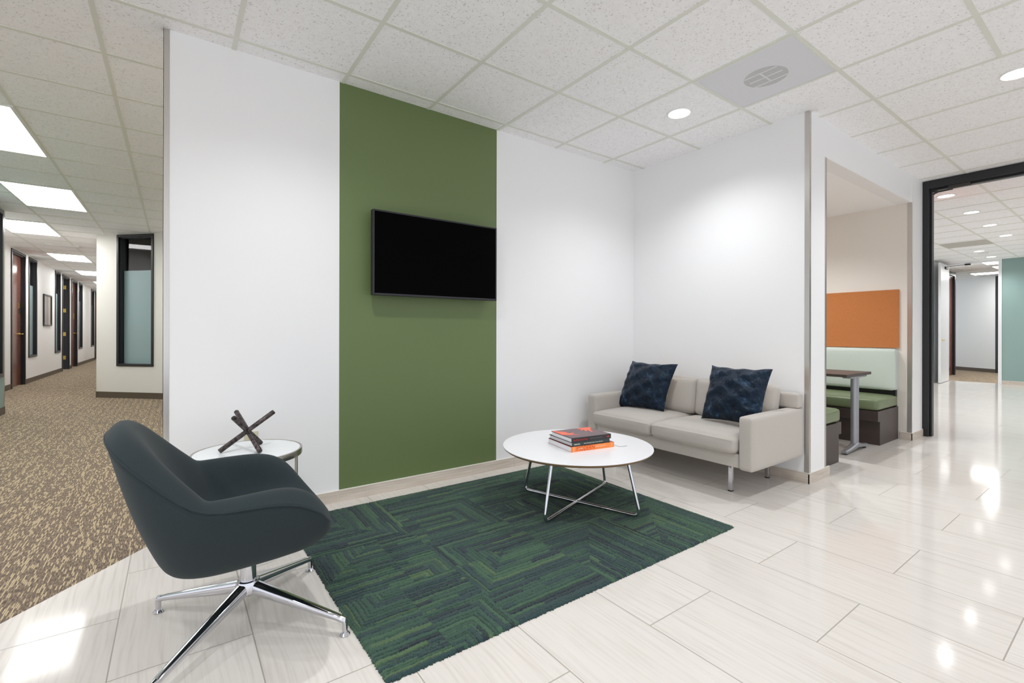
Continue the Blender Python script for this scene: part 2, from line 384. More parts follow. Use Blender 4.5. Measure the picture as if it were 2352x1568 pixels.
# ------------------------------------------------------------------ rest of the near shell (walls behind the camera left out so world fill light enters)
strip('wall_left_return', (-4.5, 4.5), (-1.9, 4.5), 0.1, label='return wall before the corridor')
strip('wall_bay_rear_side', (1.60, 7.755), (3.05, 7.755), 0.1, label='office wall behind the television bay', m='cream_paint')
strip('wall_bay_rear', (3.0, 9.5), (3.0, 3.27), 0.1, label='wall behind the television bay', m='cream_paint')
strip('wall_door_right', (6.5, -0.42), (6.5, -3.6), 0.15, label='lobby wall right of the glass doors')

strip('wall_far_room_right', (14.68, -3.5), (6.6, -3.5), 0.1, label='far room side wall')
# ------------------------------------------------------------------ corridor on the left
XW = -2.55
def frame_part(mb, s0, s1, z0, z1, w=0.05, d0=-0.016, d1=0.13, bottom=True):
    mb.box(s0, s0 + w, d0, d1, z0, z1); mb.box(s1 - w, s1, d0, d1, z0, z1); mb.box(s0 + w, s1 - w, d0, d1, z1 - w, z1)
    if bottom: mb.box(s0 + w, s1 - w, d0, d1, z0, z0 + w)
    # raised inner lip
    l = w * 0.35
    mb.box(s0 + w, s0 + w + l, d0 + 0.03, d1 - 0.02, z0 + (w if bottom else 0), z1 - w); mb.box(s1 - w - l, s1 - w, d0 + 0.03, d1 - 0.02, z0 + (w if bottom else 0), z1 - w)
    mb.box(s0 + w + l, s1 - w - l, d0 + 0.03, d1 - 0.02, z1 - w - l, z1 - w)
Y0 = 8.9
wins = [('window_1', 14.15, 14.88), ('window_2', 16.85, 17.56), ('window_3', 20.54, 21.27), ('window_4', 23.3, 24.05)]
doors = [('door_1', 12.84, 13.88), ('door_2', 17.80, 18.90), ('door_3', 19.24, 20.28), ('door_4', 24.25, 25.3)]
ops = [(a - Y0, b - Y0, 0.54, CE - 0.02) for _, a, b in wins] + [(a - Y0, b - Y0, -0.1, CE - 0.02) for _, a, b in doors]
strip('wall_corridor_left', (XW, Y0), (XW, 27), 0.14, ops, label='white left wall of the corridor with doors and slim windows')
strip('wall_corridor_right', (-1.07, 27), (-1.07, 10.47), 0.1, label='right wall of the corridor', m='cream_paint')
strip('wall_corridor_end', (XW - 0.1, 26.6), (-1.0, 26.6), 0.1, label='end wall of the corridor')
for nm, a, b in wins:
    o = sthing(nm, (XW, Y0, 0), R(90), 'slim black framed window in the corridor wall')
    mb = MB(); frame_part(mb, a - Y0, b - Y0, 0.54, CE - 0.02); part(mb, 'window_frame', M['black_frame'], o)
    mb = MB(); mb.box(a - Y0 + 0.05, b - Y0 - 0.05, 0.048, 0.054, 0.59, 2.12); part(mb, 'frosted_pane', M['frosted'], o)
    mb = MB(); mb.box(a - Y0 + 0.05, b - Y0 - 0.05, 0.048, 0.054, 2.121, CE - 0.07); part(mb, 'clear_pane', M['clear_glass'], o)
def lever(parent, x, z, y0, sgn=1, m='brass'):
    mb = MB(); mb.tube([(x, y0, z), (x, y0 - 0.012, z)], 0.03, 20); mb.tube([(x, y0 - 0.01, z), (x, y0 - 0.055, z)], 0.011, 12)
    mb.tube([(x, y0 - 0.05, z), (x + sgn * 0.05, y0 - 0.055, z), (x + sgn * 0.115, y0 - 0.05, z - 0.004)], [0.011, 0.010, 0.008], 12)
    return part(mb, 'door_handle', M[m], parent, smooth=True)
for nm, a, b in doors:
    o = sthing(nm, (XW, Y0, 0), R(90), {'door_1': 'nearest reddish brown corridor door', 'door_2': 'open black framed corridor doorway', 'door_3': 'second reddish brown corridor door', 'door_4': 'farthest corridor door'}[nm])
    mb = MB(); frame_part(mb, a - Y0, b - Y0, 0.0, CE - 0.02, bottom=False, d1=0.2); part(mb, 'door_frame', M['black_frame'], o)
    s0, s1 = a - Y0 + 0.05, b - Y0 - 0.05
    if nm == 'door_2':
        for i, z in enumerate((2.40, 1.72, 1.03, 0.34)):
            mb = MB(); mb.box(s1 - 0.022, s1 - 0.017, 0.07, 0.12, z - 0.055, z + 0.055); mb.tube([(s1 - 0.026, 0.066, z - 0.055), (s1 - 0.026, 0.066, z + 0.055)], 0.008, 10)
            part(mb, 'hinge', M['brass'], o, smooth=True)
        mb = MB(); mb.box(s1 - 0.06, s1 - 0.02, 0.2, 1.1, 0.01, 2.62); part(mb, 'door_leaf', M['mahogany'], o)
    else:
        mb = MB(); mb.box(s0 + 0.018, s1 - 0.018, 0.052, 0.095, 0.008, CE - 0.09); lf = part(mb, 'door_leaf', M['mahogany'], o, bevel=0.003)
        if nm in ('door_1', 'door_3'):
            lv = lever(o, s1 - 0.10, 1.05, 0.052, -1)
            mb = MB(); mb.box(s1 - 0.14, s1 - 0.06, 0.046, 0.052, 1.58 if nm == 'door_1' else 1.5, 1.69 if nm == 'door_1' else 1.68); part(mb, 'sign_plate', M['brass'], o)
            if nm == 'door_1': mb = MB(); mb.box(s1 - 0.14, s1 - 0.06, 0.044, 0.052, 1.48, 1.58); part(mb, 'keypad', M['black_plastic'], o)
cuts = sorted([(a, b) for _, a, b in doors]); c0 = 8.95
for i, (a, b) in enumerate(cuts + [(26.6, 26.6)]):
    if a - c0 > 0.1: skirt('baseboard_corridor_%s' % 'abcdef'[i], (XW, c0), (XW, a), 0.1, 0.008, m='brown_base', label='brown vinyl skirting along the corridor')
    c0 = b
skirt('baseboard_corridor_far', (-1.07, 26.6), (-1.07, 10.43), 0.1, 0.008, m='brown_base', label='brown skirting on the corridor right side')
# teal wall stub at the photo's left edge
strip('wall_teal', (-1.855, 4.45), (-1.855, 9.05), 0.15, [(3.6, 4.49, 0.50, CE - 0.03)], m='teal_paint', label='teal wall with black framed window at the left edge')
strip('wall_teal_return', (-1.857, 9.05), (-2.7, 9.05), 0.1, m='teal_paint', label='end face of the teal wall')
bpy.data.objects['wall_teal_return'].location.y = 9.048
o = sthing('window_5', (-1.855, 4.45, 0), R(90), 'black framed window in the teal wall')
mb = MB(); frame_part(mb, 3.6, 4.49, 0.50, CE - 0.03); part(mb, 'window_frame', M['black_frame'], o)
mb = MB(); mb.box(3.65, 4.44, 0.092, 0.098, 0.55, CE - 0.08); part(mb, 'frosted_pane', M['frosted'], o)
skirt('baseboard_teal', (-1.855, 4.5), (-1.855, 9.056), 0.1, 0.008, m='brown_base', label='brown skirting under the teal wall')
mb = MB(); mb.box(-1.868, -1.852, 9.045, 9.052, 0.1, CE); mb.box(-1.855, -1.852, 9.02, 9.05, 0.1, CE); guard('trim_6', mb, 'metal corner guard at the end of the teal wall')
# angled office wall with the tall frosted window
P1 = Vector((-1.075, 10.45)); P2 = Vector((1.60, 7.755)); AL = (P2 - P1).length; AA = math.atan2(P2.y - P1.y, P2.x - P1.x)
strip('wall_office', P1, P2, 0.12, [(0.41, 1.12, 0.53, CE - 0.012)], m='cream_paint', label='angled cream wall with the tall black framed window')
o = sthing('window_6', (P1.x, P1.y, 0), AA, 'tall black framed window with frosted film')
mb = MB(); frame_part(mb, 0.41, 1.12, 0.53, CE - 0.012, w=0.04, d1=0.15); part(mb, 'window_frame', M['black_frame'], o, bevel=0.004)
mb = MB(); mb.box(0.45, 1.08, 0.075, 0.081, 0.57, 2.12); part(mb, 'frosted_pane', M['frosted'], o)
mb = MB(); mb.box(0.45, 1.08, 0.075, 0.081, 2.122, CE - 0.055); part(mb, 'clear_pane', M['clear_glass'], o)
skirt('baseboard_office', P1, P2, 0.1, 0.008, m='brown_base', label='dark brown skirting under the angled wall')
# room behind that window
nv = Vector((-math.sin(AA), math.cos(AA))); dv = Vector((math.cos(AA), math.sin(AA)))
a_ = P1 + nv * 2.6 - dv * 0.0; b_2 = P2 + nv * 2.6
strip('wall_office_rear', (a_.x, a_.y), (b_2.x, b_2.y), 0.1, m='cream_paint', label='rear wall of the office behind the tall window')
o = thing('ceiling_light', 'slim lit panel seen through the top of the tall frosted window', 'ceiling light', group='fluorescent ceiling panels')
c_ = P1 + nv * 1.3 + dv * 0.6
o.location = (c_.x, c_.y, CE); o.rotation_euler = (0, 0, AA)
mb = MB(); mb.box(-0.62, 0.62, -0.32, 0.32, -0.012, -0.0); part(mb, 'frame', M['white_plastic'], o)
mb = MB(); mb.box(-0.59, 0.59, -0.29, 0.29, -0.014, -0.011); part(mb, 'diffuser', M['office_panel'], o)

# ------------------------------------------------------------------ black door frame on the right and the far room
XD = 6.5
o = sthing('door_5', (0, 0, 0), 0, 'wide black door frame at the right with an open leaf')
mb = MB(); mb.box(XD, XD + 0.15, 1.447, 1.501, 0, 2.714); mb.box(XD + 0.04, XD + 0.11, 1.43, 1.447, 0, 2.62)
mb.box(XD, XD + 0.15, -0.42, -0.36, 0, 2.714); mb.box(XD, XD + 0.15, -0.36, 1.447, 2.633, 2.714); mb.box(XD + 0.04, XD + 0.11, -0.36, 1.43, 2.612, 2.633)
part(mb, 'door_frame', M['black_frame'], o, bevel=0.003)
lf = D.objects.new('door_leaf', None); C.objects.link(lf)
ang = R(12.6)
mb = MB(); mb.box(0, 0.9, 0.0, 0.045, 0.008, 2.60); lf2 = part(mb, 'door_leaf', M['mahogany'], o, bevel=0.002, loc=(XD + 0.115, 1.452, 0), rotz=ang)
D.objects.remove(lf)
for z in (2.39, 1.69, 0.98, 0.28):
    mb = MB(); mb.tube([(0, 0, z - 0.055), (0, 0, z + 0.055)], 0.008, 12); mb.box(0.0, 0.003, 0.0, 0.035, z - 0.055, z + 0.055)
    h = part(mb, 'hinge', M['brass'], o, smooth=True, loc=(XD + 0.106, 1.440, 0), rotz=ang)
mb = MB(); mb.box(XD + 0.015, XD + 0.04, 1.13, 1.30, 2.600, 2.633); mb.tube([(XD + 0.05, 1.27, 2.60), (XD + 0.06, 1.405, 2.597)], 0.008, 8)
mb.tube([(XD + 0.06, 1.405, 2.615), (XD + 0.06, 1.405, 2.585)], 0.013, 10); mb.tube([(XD + 0.06, 1.405, 2.592), (XD + 0.17, 1.465, 2.59)], 0.007, 8)
part(mb, 'door_closer', mat('closer', rgb(70, 66, 64), 0.4, 0.6), o, smooth=True)
strip('wall_far_room_left', (6.65, 3.0), (14.68, 3.0), 0.1, label='far room left wall')
strip('wall_far_room_door_side', (6.66, 3.05), (6.66, 1.505), 0.02, label='far room wall beside the black frame')
bpy.data.objects['wall_far_room_door_side'].location.x = 6.51
skirt('baseboard_far_room', (6.66, 3.0), (13.55, 3.0), label='travertine skirting in the far room')
XF = 14.6
strip('wall_far_teal', (XF, 2.035), (XF, -3.5), 0.12, m='teal_paint', label='teal end wall of the far room')
skirt('baseboard_far_teal', (XF, 2.035), (XF, -3.5), joints=[0.1 + .4 * i for i in range(12)], label='travertine skirting under the teal end wall')
o = sthing('door_6', (0, 0, 0), 0, 'white door at the end of the far room, standing open')
mb = MB(); mb.box(XF - 0.015, XF + 0.12, 2.035, 2.09, 0, CE); mb.box(XF - 0.015, XF + 0.12, 2.95, 3.0, 0, CE); mb.box(XF - 0.015, XF + 0.12, 2.09, 2.95, CE - 0.035, CE)
part(mb, 'door_frame', M['white_door'], o)
mb = MB(); mb.box(0, 0.92, 0, 0.045, 0.01, CE - 0.06); lf = part(mb, 'door_leaf', M['white_door'], o, loc=(XF - 0.03, 2.93, 0), rotz=R(183), bevel=0.003)
mb = MB(); mb.tube([(13.74, 2.885, 0.96), (13.74, 2.83, 0.96), (13.86, 2.82, 0.955)], [0.012, 0.011, 0.008], 10); part(mb, 'door_handle', M['brass'], o, smooth=True)
mb = MB(); mb.box(14.05, 14.25, 2.83, 2.87, 2.55, 2.60); mb.tube([(14.15, 2.84, 2.605), (14.40, 2.66, 2.64), (14.58, 2.58, 2.66)], 0.006, 8); mb.box(14.555, 14.585, 2.52, 2.62, 2.645, 2.68); part(mb, 'door_closer', M['black_plastic'], o)
# beyond the white doorway
strip('wall_beyond_left', (14.75, 3.22), (16.93, 3.22), 0.1, [(0.95, 2.09, -0.1, CE - 0.02)], label='wall with dark door beyond the white doorway')
o = sthing('door_7', (14.75, 3.22, 0), 0, 'dark reddish door beyond the white doorway')
mb = MB(); frame_part(mb, 0.95, 2.09, 0, CE - 0.02, bottom=False, w=0.09); part(mb, 'door_frame', M['black_frame'], o)
mb = MB(); mb.box(1.05, 1.97, 0.03, 0.07, 0.01, CE - 0.13); part(mb, 'door_leaf', M['mahogany'], o)
strip('wall_beyond_end', (16.93, 3.22), (16.93, 5.9), 0.1, m='teal_paint', label='short wall end beyond the white doorway')
pa = Vector((19.75, 4.30)); pb = Vector((17.95, 1.78)); ab = math.atan2(pb.y - pa.y, pb.x - pa.x)
sj = (Vector((18.60, 2.72)) - pa).length
strip('wall_beyond_rear', pa, pb, 0.1, [(sj, sj + 0.95, -0.1, CE - 0.02)], label='white rear wall seen through the far doorway')
skirt('baseboard_beyond_rear', pa, (pa + (pb - pa).normalized() * sj), 0.1, 0.008, m='brown_base', label='dark skirting on the rear wall through the far doorway')
o = sthing('door_8', (pa.x, pa.y, 0), ab, 'black framed doorway with brass hinges seen through the far doorway')
mb = MB(); frame_part(mb, sj, sj + 0.95, 0, CE - 0.02, bottom=False, w=0.07, d1=0.3); part(mb, 'door_frame', M['black_frame'], o)
mb = MB(); mb.box(sj + 0.12, sj + 0.16, 0.1, 1.0, 0.01, 2.6); part(mb, 'door_leaf', M['mahogany'], o)
for z in (2.23, 1.62, 0.98, 0.37):
    mb = MB(); mb.box(sj + 0.09, sj + 0.19, 0.02, 0.03, z - 0.055, z + 0.055); part(mb, 'hinge', M['brass'], o)
strip('wall_beyond_close', (20.9, 5.9), (20.9, -3.6), 0.1, label='outer wall beyond')

# ------------------------------------------------------------------ lighting fixtures
def troffer(x0, x1, y0, y1, label, first=False):
    o = thing('ceiling_light', label, 'ceiling light', ((x0 + x1) / 2, (y0 + y1) / 2, CE), 0, 'fluorescent ceiling panels')
    hx, hy = (x1 - x0) / 2, (y1 - y0) / 2
    mb = MB(); mb.box(-hx, hx, -hy, -hy + 0.02, -0.012, 0); mb.box(-hx, hx, hy - 0.02, hy, -0.012, 0); mb.box(-hx, -hx + 0.02, -hy + 0.02, hy - 0.02, -0.012, 0); mb.box(hx - 0.02, hx, -hy + 0.02, hy - 0.02, -0.012, 0)
    part(mb, 'frame', M['white_plastic'], o)
    mb = MB(); mb.box(-hx + 0.02, hx - 0.02, -hy + 0.02, hy - 0.02, -0.009, -0.001); part(mb, 'diffuser', M['lit_panel'], o, label='glowing white lens')
    return o
gx = lambda k: GX0 + k * G
gy = lambda j: GY0 + j * G
troffer(gx(-3), gx(-2), gy(3), gy(5), 'nearest lit ceiling panel of the left corridor, cut by the photo edge')
troffer(gx(-3), gx(-2), gy(7), gy(9), 'second lit ceiling panel of the left corridor')
troffer(gx(-4), gx(-3), gy(11), gy(13), 'third lit ceiling panel of the left corridor, half behind the teal wall')
troffer(gx(-4), gx(-3), gy(17), gy(19), 'fourth lit ceiling panel of the left corridor, above the framed picture')
troffer(gx(-4), gx(-3), gy(22.5), gy(24.5), 'farthest lit ceiling panel of the left corridor')
troffer(gx(-4), gx(-3), gy(28), gy(30), 'added fill panel near the far end of the left corridor')  # this and the next panel are added to light the far corridor
troffer(gx(-4), gx(-3), gy(34), gy(36), 'added fill panel at the very end of the left corridor')
troffer(gx(0), gx(1), gy(2), gy(4), 'added unseen fill panel over the aisle behind the television wall')  # this and the next are unseen, put in to brighten the corridor side
troffer(gx(3), gx(4), gy(2), gy(4), 'added unseen fill panel deep behind the television wall')
troffer(14.9, 15.5, 1.2, 2.42, 'lit ceiling panel just past the white doorway')
troffer(16.0, 16.6, 1.2, 2.42, 'added fill panel hidden beyond the white doorway')  # extra panel, out of view, to lift the light past the doorway
troffer(17.4, 18.0, 1.85, 3.05, 'lit ceiling panel farther past the white doorway')
LAMPS = [(0.576, 2.079, ''), (3.02, 2.085, 'round downlight in the ceiling above the sofa and coffee table'), (4.262, 0.525, 'round downlight at the right edge of the near ceiling'),  # unlabelled one is inferred from the television's shadow
         (1.80, 0.525, ''), (-0.64, 0.525, ''), (1.80, -1.9, ''), (-0.64, -1.9, ''), (-3.1, -1.0, ''), (-2.9, 2.6, ''), (-1.87, 2.079, ''),  # unseen lobby lamps: rows carried on, with more for bounce off the floor
         (7.379, 1.49, 'nearest round downlight through the black door frame'), (8.653, 1.493, 'second round downlight through the black door frame'),
         (9.90, 1.507, 'third round downlight through the black door frame'), (11.142, 1.51, 'fourth round downlight through the black door frame'),
         (12.842, 2.103, 'round downlight just behind the far ceiling vent'), (13.993, 2.107, 'farthest round downlight, before the white doorway'),
         (5.1, 2.62, ''), (5.1, 2.2, ''), (-1.87, 0.525, ''), (-1.87, -0.7, ''), (8.2, -1.4, ''), (7.4, 0.1, ''), (16.4, 0.4, ''), (18.0, 0.4, ''), (15.6, -0.6, ''), (9.3, 0.1, ''), (11.6, 0.2, ''), (10.6, -1.4, ''), (13.0, -1.4, ''), (13.6, 0.4, '')]  # unlabelled ones are unseen lamps added to brighten alcove, lobby and far rooms
ld = D.lights.new('downlight_lamp', 'SPOT'); ld.energy = SPOT_W; ld.spot_size = R(140); ld.spot_blend = 1.0; ld.shadow_soft_size = 0.03; ld.color = (0.965, 0.985, 1.0)
proto = None
for i, (x, y, lab) in enumerate(LAMPS):
    lab = lab or 'unseen round downlight in the ceiling'
    if proto is None:
        o = proto = thing('downlight', lab, 'downlight', (x, y, CE), 0, 'round recessed downlights')
        mb = MB(); mb.lathe([(0.088, 0.0), (0.086, -0.006), (0.078, -0.007), (0.072, -0.003), (0.070, 0.0)]); part(mb, 'trim_ring', M['white_plastic'], o, smooth=True)
        mb = MB(); mb.disc(0, 0, -0.003, 0.071); part(mb, 'lens', M['lit_lens'], o)
        lo = D.objects.new('lamp', ld); C.objects.link(lo); lo.parent = o; lo.location = (0, 0, -0.02)
    else:
        o = copy_tree(proto); o.location = (x, y, 2.443 if (x, y) in ((5.1, 2.62), (5.1, 2.2), (4.6, 2.85)) else CE)
    o['label'] = lab

# return grille
o = thing('return_grille', 'grey perforated square air grille in the ceiling above the sofa', 'vent', ((gx(4) + gx(5)) / 2, gy(-2.5), CE))
h = 0.2925
mb = MB(); mb.box(-h - 0.008, h + 0.008, -h - 0.008, -h, -0.006, 0); mb.box(-h - 0.008, h + 0.008, h, h + 0.008, -0.006, 0); mb.box(-h - 0.008, -h, -h, h, -0.006, 0); mb.box(h, h + 0.008, -h, h, -0.006, 0)
part(mb, 'frame', M['tbar'], o)
mb = MB(); mb.add([(-h, -h, -0.030), (h, -h, -0.030), (h, h, -0.030), (-h, h, -0.030)], [(3, 2, 1, 0)]); part(mb, 'perforated_face', M['perforated'], o)
bpy.data.objects['perforated_face'].location.z = 0.025
mb = MB(); mb.box(-h, h, -h, h, -0.0012, -0.0002); part(mb, 'backing', M['grille_back'], o)
mb = MB()
mb.lathe([(0.125, -0.0015), (0.125, -0.0025), (0.0, -0.0025)], 0.02, 0.0, 36)
part(mb, 'duct_collar', M['duct_dark'], o)
mb = MB()
for dx_ in (-0.05, 0.02, 0.09): mb.box(dx_ - 0.006, dx_ + 0.006, -0.10, 0.10, -0.0034, -0.0026)
mb.box(-0.05, 0.09, -0.005, 0.007, -0.0034, -0.0026); part(mb, 'damper_bars', M['grille_back'], o)
# far slotted vent, detectors
o = tag(None or (lambda mb: (mb.box(gx(18) + 0.1, gx(19) + 0.1, gy(-2), gy(-1), CE - 0.008, CE + 0.0), mb.build('ceiling_vent', mat('vent_grey', rgb(186, 182, 174), 0.6)))[1])(MB()), 'grey square vent in the far room ceiling behind the four downlights', 'vent')
def puck(name, x, y, r_, h_, lab, cat):
    mb = MB(); mb.lathe([(r_, 0), (r_, -h_ * 0.5), (r_ * 0.8, -h_), (0, -h_)], 0, 0, 28); return tag(mb.build(name, M['white_plastic'], loc=(x, y, CE), smooth=True), lab, cat)
puck('smoke_detector', -0.607, 8.18, 0.06, 0.025, 'small white round detector on the corridor ceiling before the angled wall', 'detector')
puck('smoke_detector', 13.2, 2.11, 0.08, 0.02, 'small white round detector between the two farthest downlights', 'detector')
puck('smoke_detector', -1.95, 13.1, 0.05, 0.02, 'small white detector on the far corridor ceiling', 'detector')
mb = MB(); mb.box(-1.98, -1.48, 11.95, 12.08, CE - 0.03, CE); mb.box(-1.98, -1.48, 12.08, 12.2, CE - 0.006, CE)
tag(mb.build('air_diffuser', M['white_plastic']), 'small slot air diffuser on the far corridor ceiling', 'vent')

# framed picture in the corridor
o = thing('framed_picture', 'black framed picture hanging on the corridor wall between two slim windows', 'picture', (XW, 15.5, 0), R(90))
mb = MB(); a, b, z0, z1 = 0.0, 0.86, 1.24, 2.0; w = 0.035
mb.box(a, a + w, -0.03, 0, z0, z1); mb.box(b - w, b, -0.03, 0, z0, z1); mb.box(a + w, b - w, -0.03, 0, z0, z0 + w); mb.box(a + w, b - w, -0.03, 0, z1 - w, z1); part(mb, 'picture_frame', M['black_frame'], o)
m = mat('picture_reflection', rgb(120, 104, 108), 0.08); nn = N(m); cc = nn.coord(); s_ = nn.new('ShaderNodeSeparateXYZ'); nn.link(cc, s_.inputs[0])
nn.link(nn.ramp(s_.outputs[0], [(0.10, rgb(150, 138, 142)), (0.3, rgb(92, 68, 74)), (0.5, rgb(100, 74, 80)), (0.58, rgb(206, 204, 204)), (0.75, rgb(150, 146, 130))]), nn.b.inputs['Base Color'])  # colour bands paint a reflection in the picture glass
mb = MB(); mb.box(a + w, b - w, -0.014, -0.004, z0 + w, z1 - w); part(mb, 'print', m, o)

# ------------------------------------------------------------------ television
o = thing('television', 'black flat screen television mounted on the green panel', 'television', (0, 0, 0))
x0, x1, z0, z1, yf = 1.05, 2.025, 1.345, 1.909, YA - 0.10
mb = MB(); b_ = 0.011
mb.box(x0, x1, yf + 0.004, yf + 0.045, z0, z1); mb.box(x0, x0 + b_, yf, yf + 0.004, z0, z1); mb.box(x1 - b_, x1, yf, yf + 0.004, z0, z1)
mb.box(x0 + b_, x1 - b_, yf, yf + 0.004, z1 - b_, z1); mb.box(x0 + b_, x1 - b_, yf, yf + 0.004, z0, z0 + b_ * 1.3); part(mb, 'casing', M['tv_bezel'], o, bevel=0.002)
mb = MB(); mb.box(x0 + b_, x1 - b_, yf + 0.002, yf + 0.0042, z0 + b_ * 1.3, z1 - b_); part(mb, 'screen', M['tv_screen'], o)
mb = MB(); mb.box(1.30, 1.78, YA - 0.055, YA - 0.03, 1.5, 1.76); mb.box(1.38, 1.70, YA - 0.03, YA - 0.0005, 1.54, 1.72); part(mb, 'wall_bracket', M['black_plastic'], o)
# power outlet
o = thing('power_outlet', 'beige wall outlet plate behind the side table sculpture', 'outlet', (0.362, YA, 0.46))
mb = MB(); mb.box(-0.036, 0.036, -0.006, 0, -0.057, 0.057); part(mb, 'cover_plate', M['beige_plastic'], o, bevel=0.003)
for dz in (-0.022, 0.022):
    mb = MB(); mb.box(-0.016, 0.016, -0.008, -0.005, dz - 0.014, dz + 0.014); part(mb, 'socket', M['beige_plastic'], o, bevel=0.002)

# ------------------------------------------------------------------ rug
def make_rug():
    X0, X1, Yb, Yt = 0.537, 2.560, 1.408, 2.968
    nx, ny = 680, 530
    xs = np.linspace(0, 1, nx); ys = np.linspace(0, 1, ny); U, V = np.meshgrid(xs, ys, indexing='ij')
    # the left edge bulges slightly, edges are a little uneven
    PX = X0 + U * (X1 - X0); PY = Yb + V * (Yt - Yb)
    tu = (PX - 0.545) / 0.505; tv = (PY - 1.40) / 0.525
    d = np.zeros_like(tu); reg = np.zeros(tu.shape, int); along = np.zeros_like(tu)
    def setr(mask, dd, r_, al):
        d[mask] = dd[mask]; reg[mask] = r_; along[mask] = al[mask]
    def UR(k): return np.maximum(tu, tv + k), np.where(tu > tv + k, tv, tu)
    def LL(k): return -np.minimum(tu, tv - k), np.where(tu < tv - k, tv, tu)
    def LR(c): return np.maximum(tu, c - tv), np.where(tu > c - tv, tv, tu)
    def UL(c): return np.maximum(-tu, tv - c), np.where(-tu > tv - c, tv, tu)
    def put(x0, x1, y0, y1, fn, r_):
        msk = (tu >= x0) & (tu < x1) & (tv >= y0) & (tv < y1); dd, al = fn; setr(msk, dd, r_, al)
    put(-1, 0.47, -1, 0.97, LL(0.58), 1); put(0.47, 1, -1, 0.97, UR(0.5), 2)
    put(-1, 0.62, 0.97, 1.86, LL(1.32), 3); put(0.62, 1, 0.97, 1.86, UR(-0.27), 4); put(-1, 1, 1.86, 4, LR(2.83), 5)
    put(1, 2, -1, 0.97, LL(-0.58), 6); put(1, 2, 0.97, 1.55, UL(2.5), 7)
    cap = np.maximum(tu - 1.505, np.abs(tv - 1.975)), np.where(tu - 1.505 > np.abs(tv - 1.975), tv, tu)
    put(1, 2, 1.55, 4, cap, 8)
    put(2, 3, -1, 1.0, UR(1.74), 9); put(2, 3, 1.0, 1.95, LR(4.05), 10); put(2, 3, 1.95, 4, UR(1.2), 11)
    put(3, 5, -1, 1.5, UR(2.77), 12); put(3, 5, 1.5, 4, UR(1.2), 13)
    # boundaries of stripes of uneven width
    edges = np.cumsum(rng.uniform(0.018, 0.050, 600)) - 6.0
    wob = 0.003 * np.sin(along * 23 + reg) + rng.normal(0, 0.0028, d.shape)
    dd = d + wob
    idx = np.searchsorted(edges, dd)
    lo = edges[np.clip(idx - 1, 0, 599)]; hi = edges[np.clip(idx, 0, 599)]
    f = (dd - lo) / (hi - lo); groove = np.minimum(f, 1 - f) * (hi - lo) * 0.505
    h1 = rng.uniform(0, 1, (20, 620)); seglen = rng.uniform(0.35, 1.6, (20, 620)); sego = rng.uniform(0, 5, (20, 620))
    sidx = np.floor((along + sego[reg, idx]) / seglen[reg, idx]).astype(int) % 40
    h2 = rng.uniform(0, 1, (20, 620, 40)); h = h2[reg, idx, sidx]
    pal = np.array([s2l((30 / 255, 48 / 255, 54 / 255)), s2l((38 / 255, 64 / 255, 64 / 255)), s2l((48 / 255, 80 / 255, 66 / 255)), s2l((60 / 255, 93 / 255, 70 / 255)), s2l((76 / 255, 104 / 255, 70 / 255))])
    wts = np.array([0.12, 0.40, 0.72, 0.95, 1.01]); ci = np.searchsorted(wts, h); ci = np.clip(ci, 0, 4); col = pal[ci]
    deep = rng.uniform(0, 1, (20, 620)); gd = deep[reg, idx]
    gw = np.where(gd > 0.74, 0.0042, 0.0016)
    gm = np.clip(1 - groove / gw, 0, 1)
    col = col * (1 - gm[..., None] * np.where(gd > 0.5, 0.72, 0.45)[..., None])
    Z = 0.0115 - gm * 0.006 + rng.normal(0, 0.0008, d.shape)
    edge = np.minimum(np.minimum(U * 2.03, (1 - U) * 2.03), np.minimum(V * 1.57, (1 - V) * 1.57))
    Z = Z * np.clip(0.35 + edge / 0.012, 0, 1)
    PX = PX + np.where((U == 0) | (U == 1), rng.normal(0, 0.002, d.shape), rng.normal(0, 0.0005, d.shape)); PY = PY + np.where((V == 0) | (V == 1), rng.normal(0, 0.0024, d.shape), 0)
    PX -= 0.010 * np.sin(np.pi * V) * (1 - U)
    vs = np.stack([PX, PY, Z], -1).reshape(-1, 3)
    I = np.arange(nx * ny).reshape(nx, ny)
    q_ = np.stack([I[:-1, :-1], I[1:, :-1], I[1:, 1:], I[:-1, 1:]], -1).reshape(-1, 4)
    # skirt down to the floor
    per = np.concatenate([I[:, 0], I[-1, 1:], I[-2::-1, -1], I[0, -2:0:-1]])
    b0 = len(vs); bot = vs[per].copy(); bot[:, 2] = 0.0005; vs = np.concatenate([vs, bot]); np_ = len(per)
    k = np.arange(np_); k2 = (k + 1) % np_; sk = np.stack([per[k], b0 + k, b0 + k2, per[k2]], -1)
    allq = np.concatenate([q_, sk])
    me = D.meshes.new('area_rug'); me.vertices.add(len(vs)); me.vertices.foreach_set('co', vs.ravel())
    me.loops.add(len(allq) * 4); me.loops.foreach_set('vertex_index', allq.ravel())
    me.polygons.add(len(allq)); me.polygons.foreach_set('loop_start', np.arange(len(allq)) * 4); me.polygons.foreach_set('loop_total', np.full(len(allq), 4))
    me.update(); me.validate()
    ca = me.color_attributes.new('stripe', 'FLOAT_COLOR', 'POINT')
    cc_ = np.ones((len(vs), 4)); cc_[:nx * ny, :3] = col.reshape(-1, 3); cc_[b0:, :3] = col.reshape(-1, 3)[per]
    ca.data.foreach_set('color', cc_.ravel())
    me.polygons.foreach_set('use_smooth', [True] * len(me.polygons)); me.materials.append(M['rug'])
    o = D.objects.new('area_rug', me); C.objects.link(o)
    tag(o, 'dark green rug with nested angular stripes under the coffee table', 'rug')
make_rug()

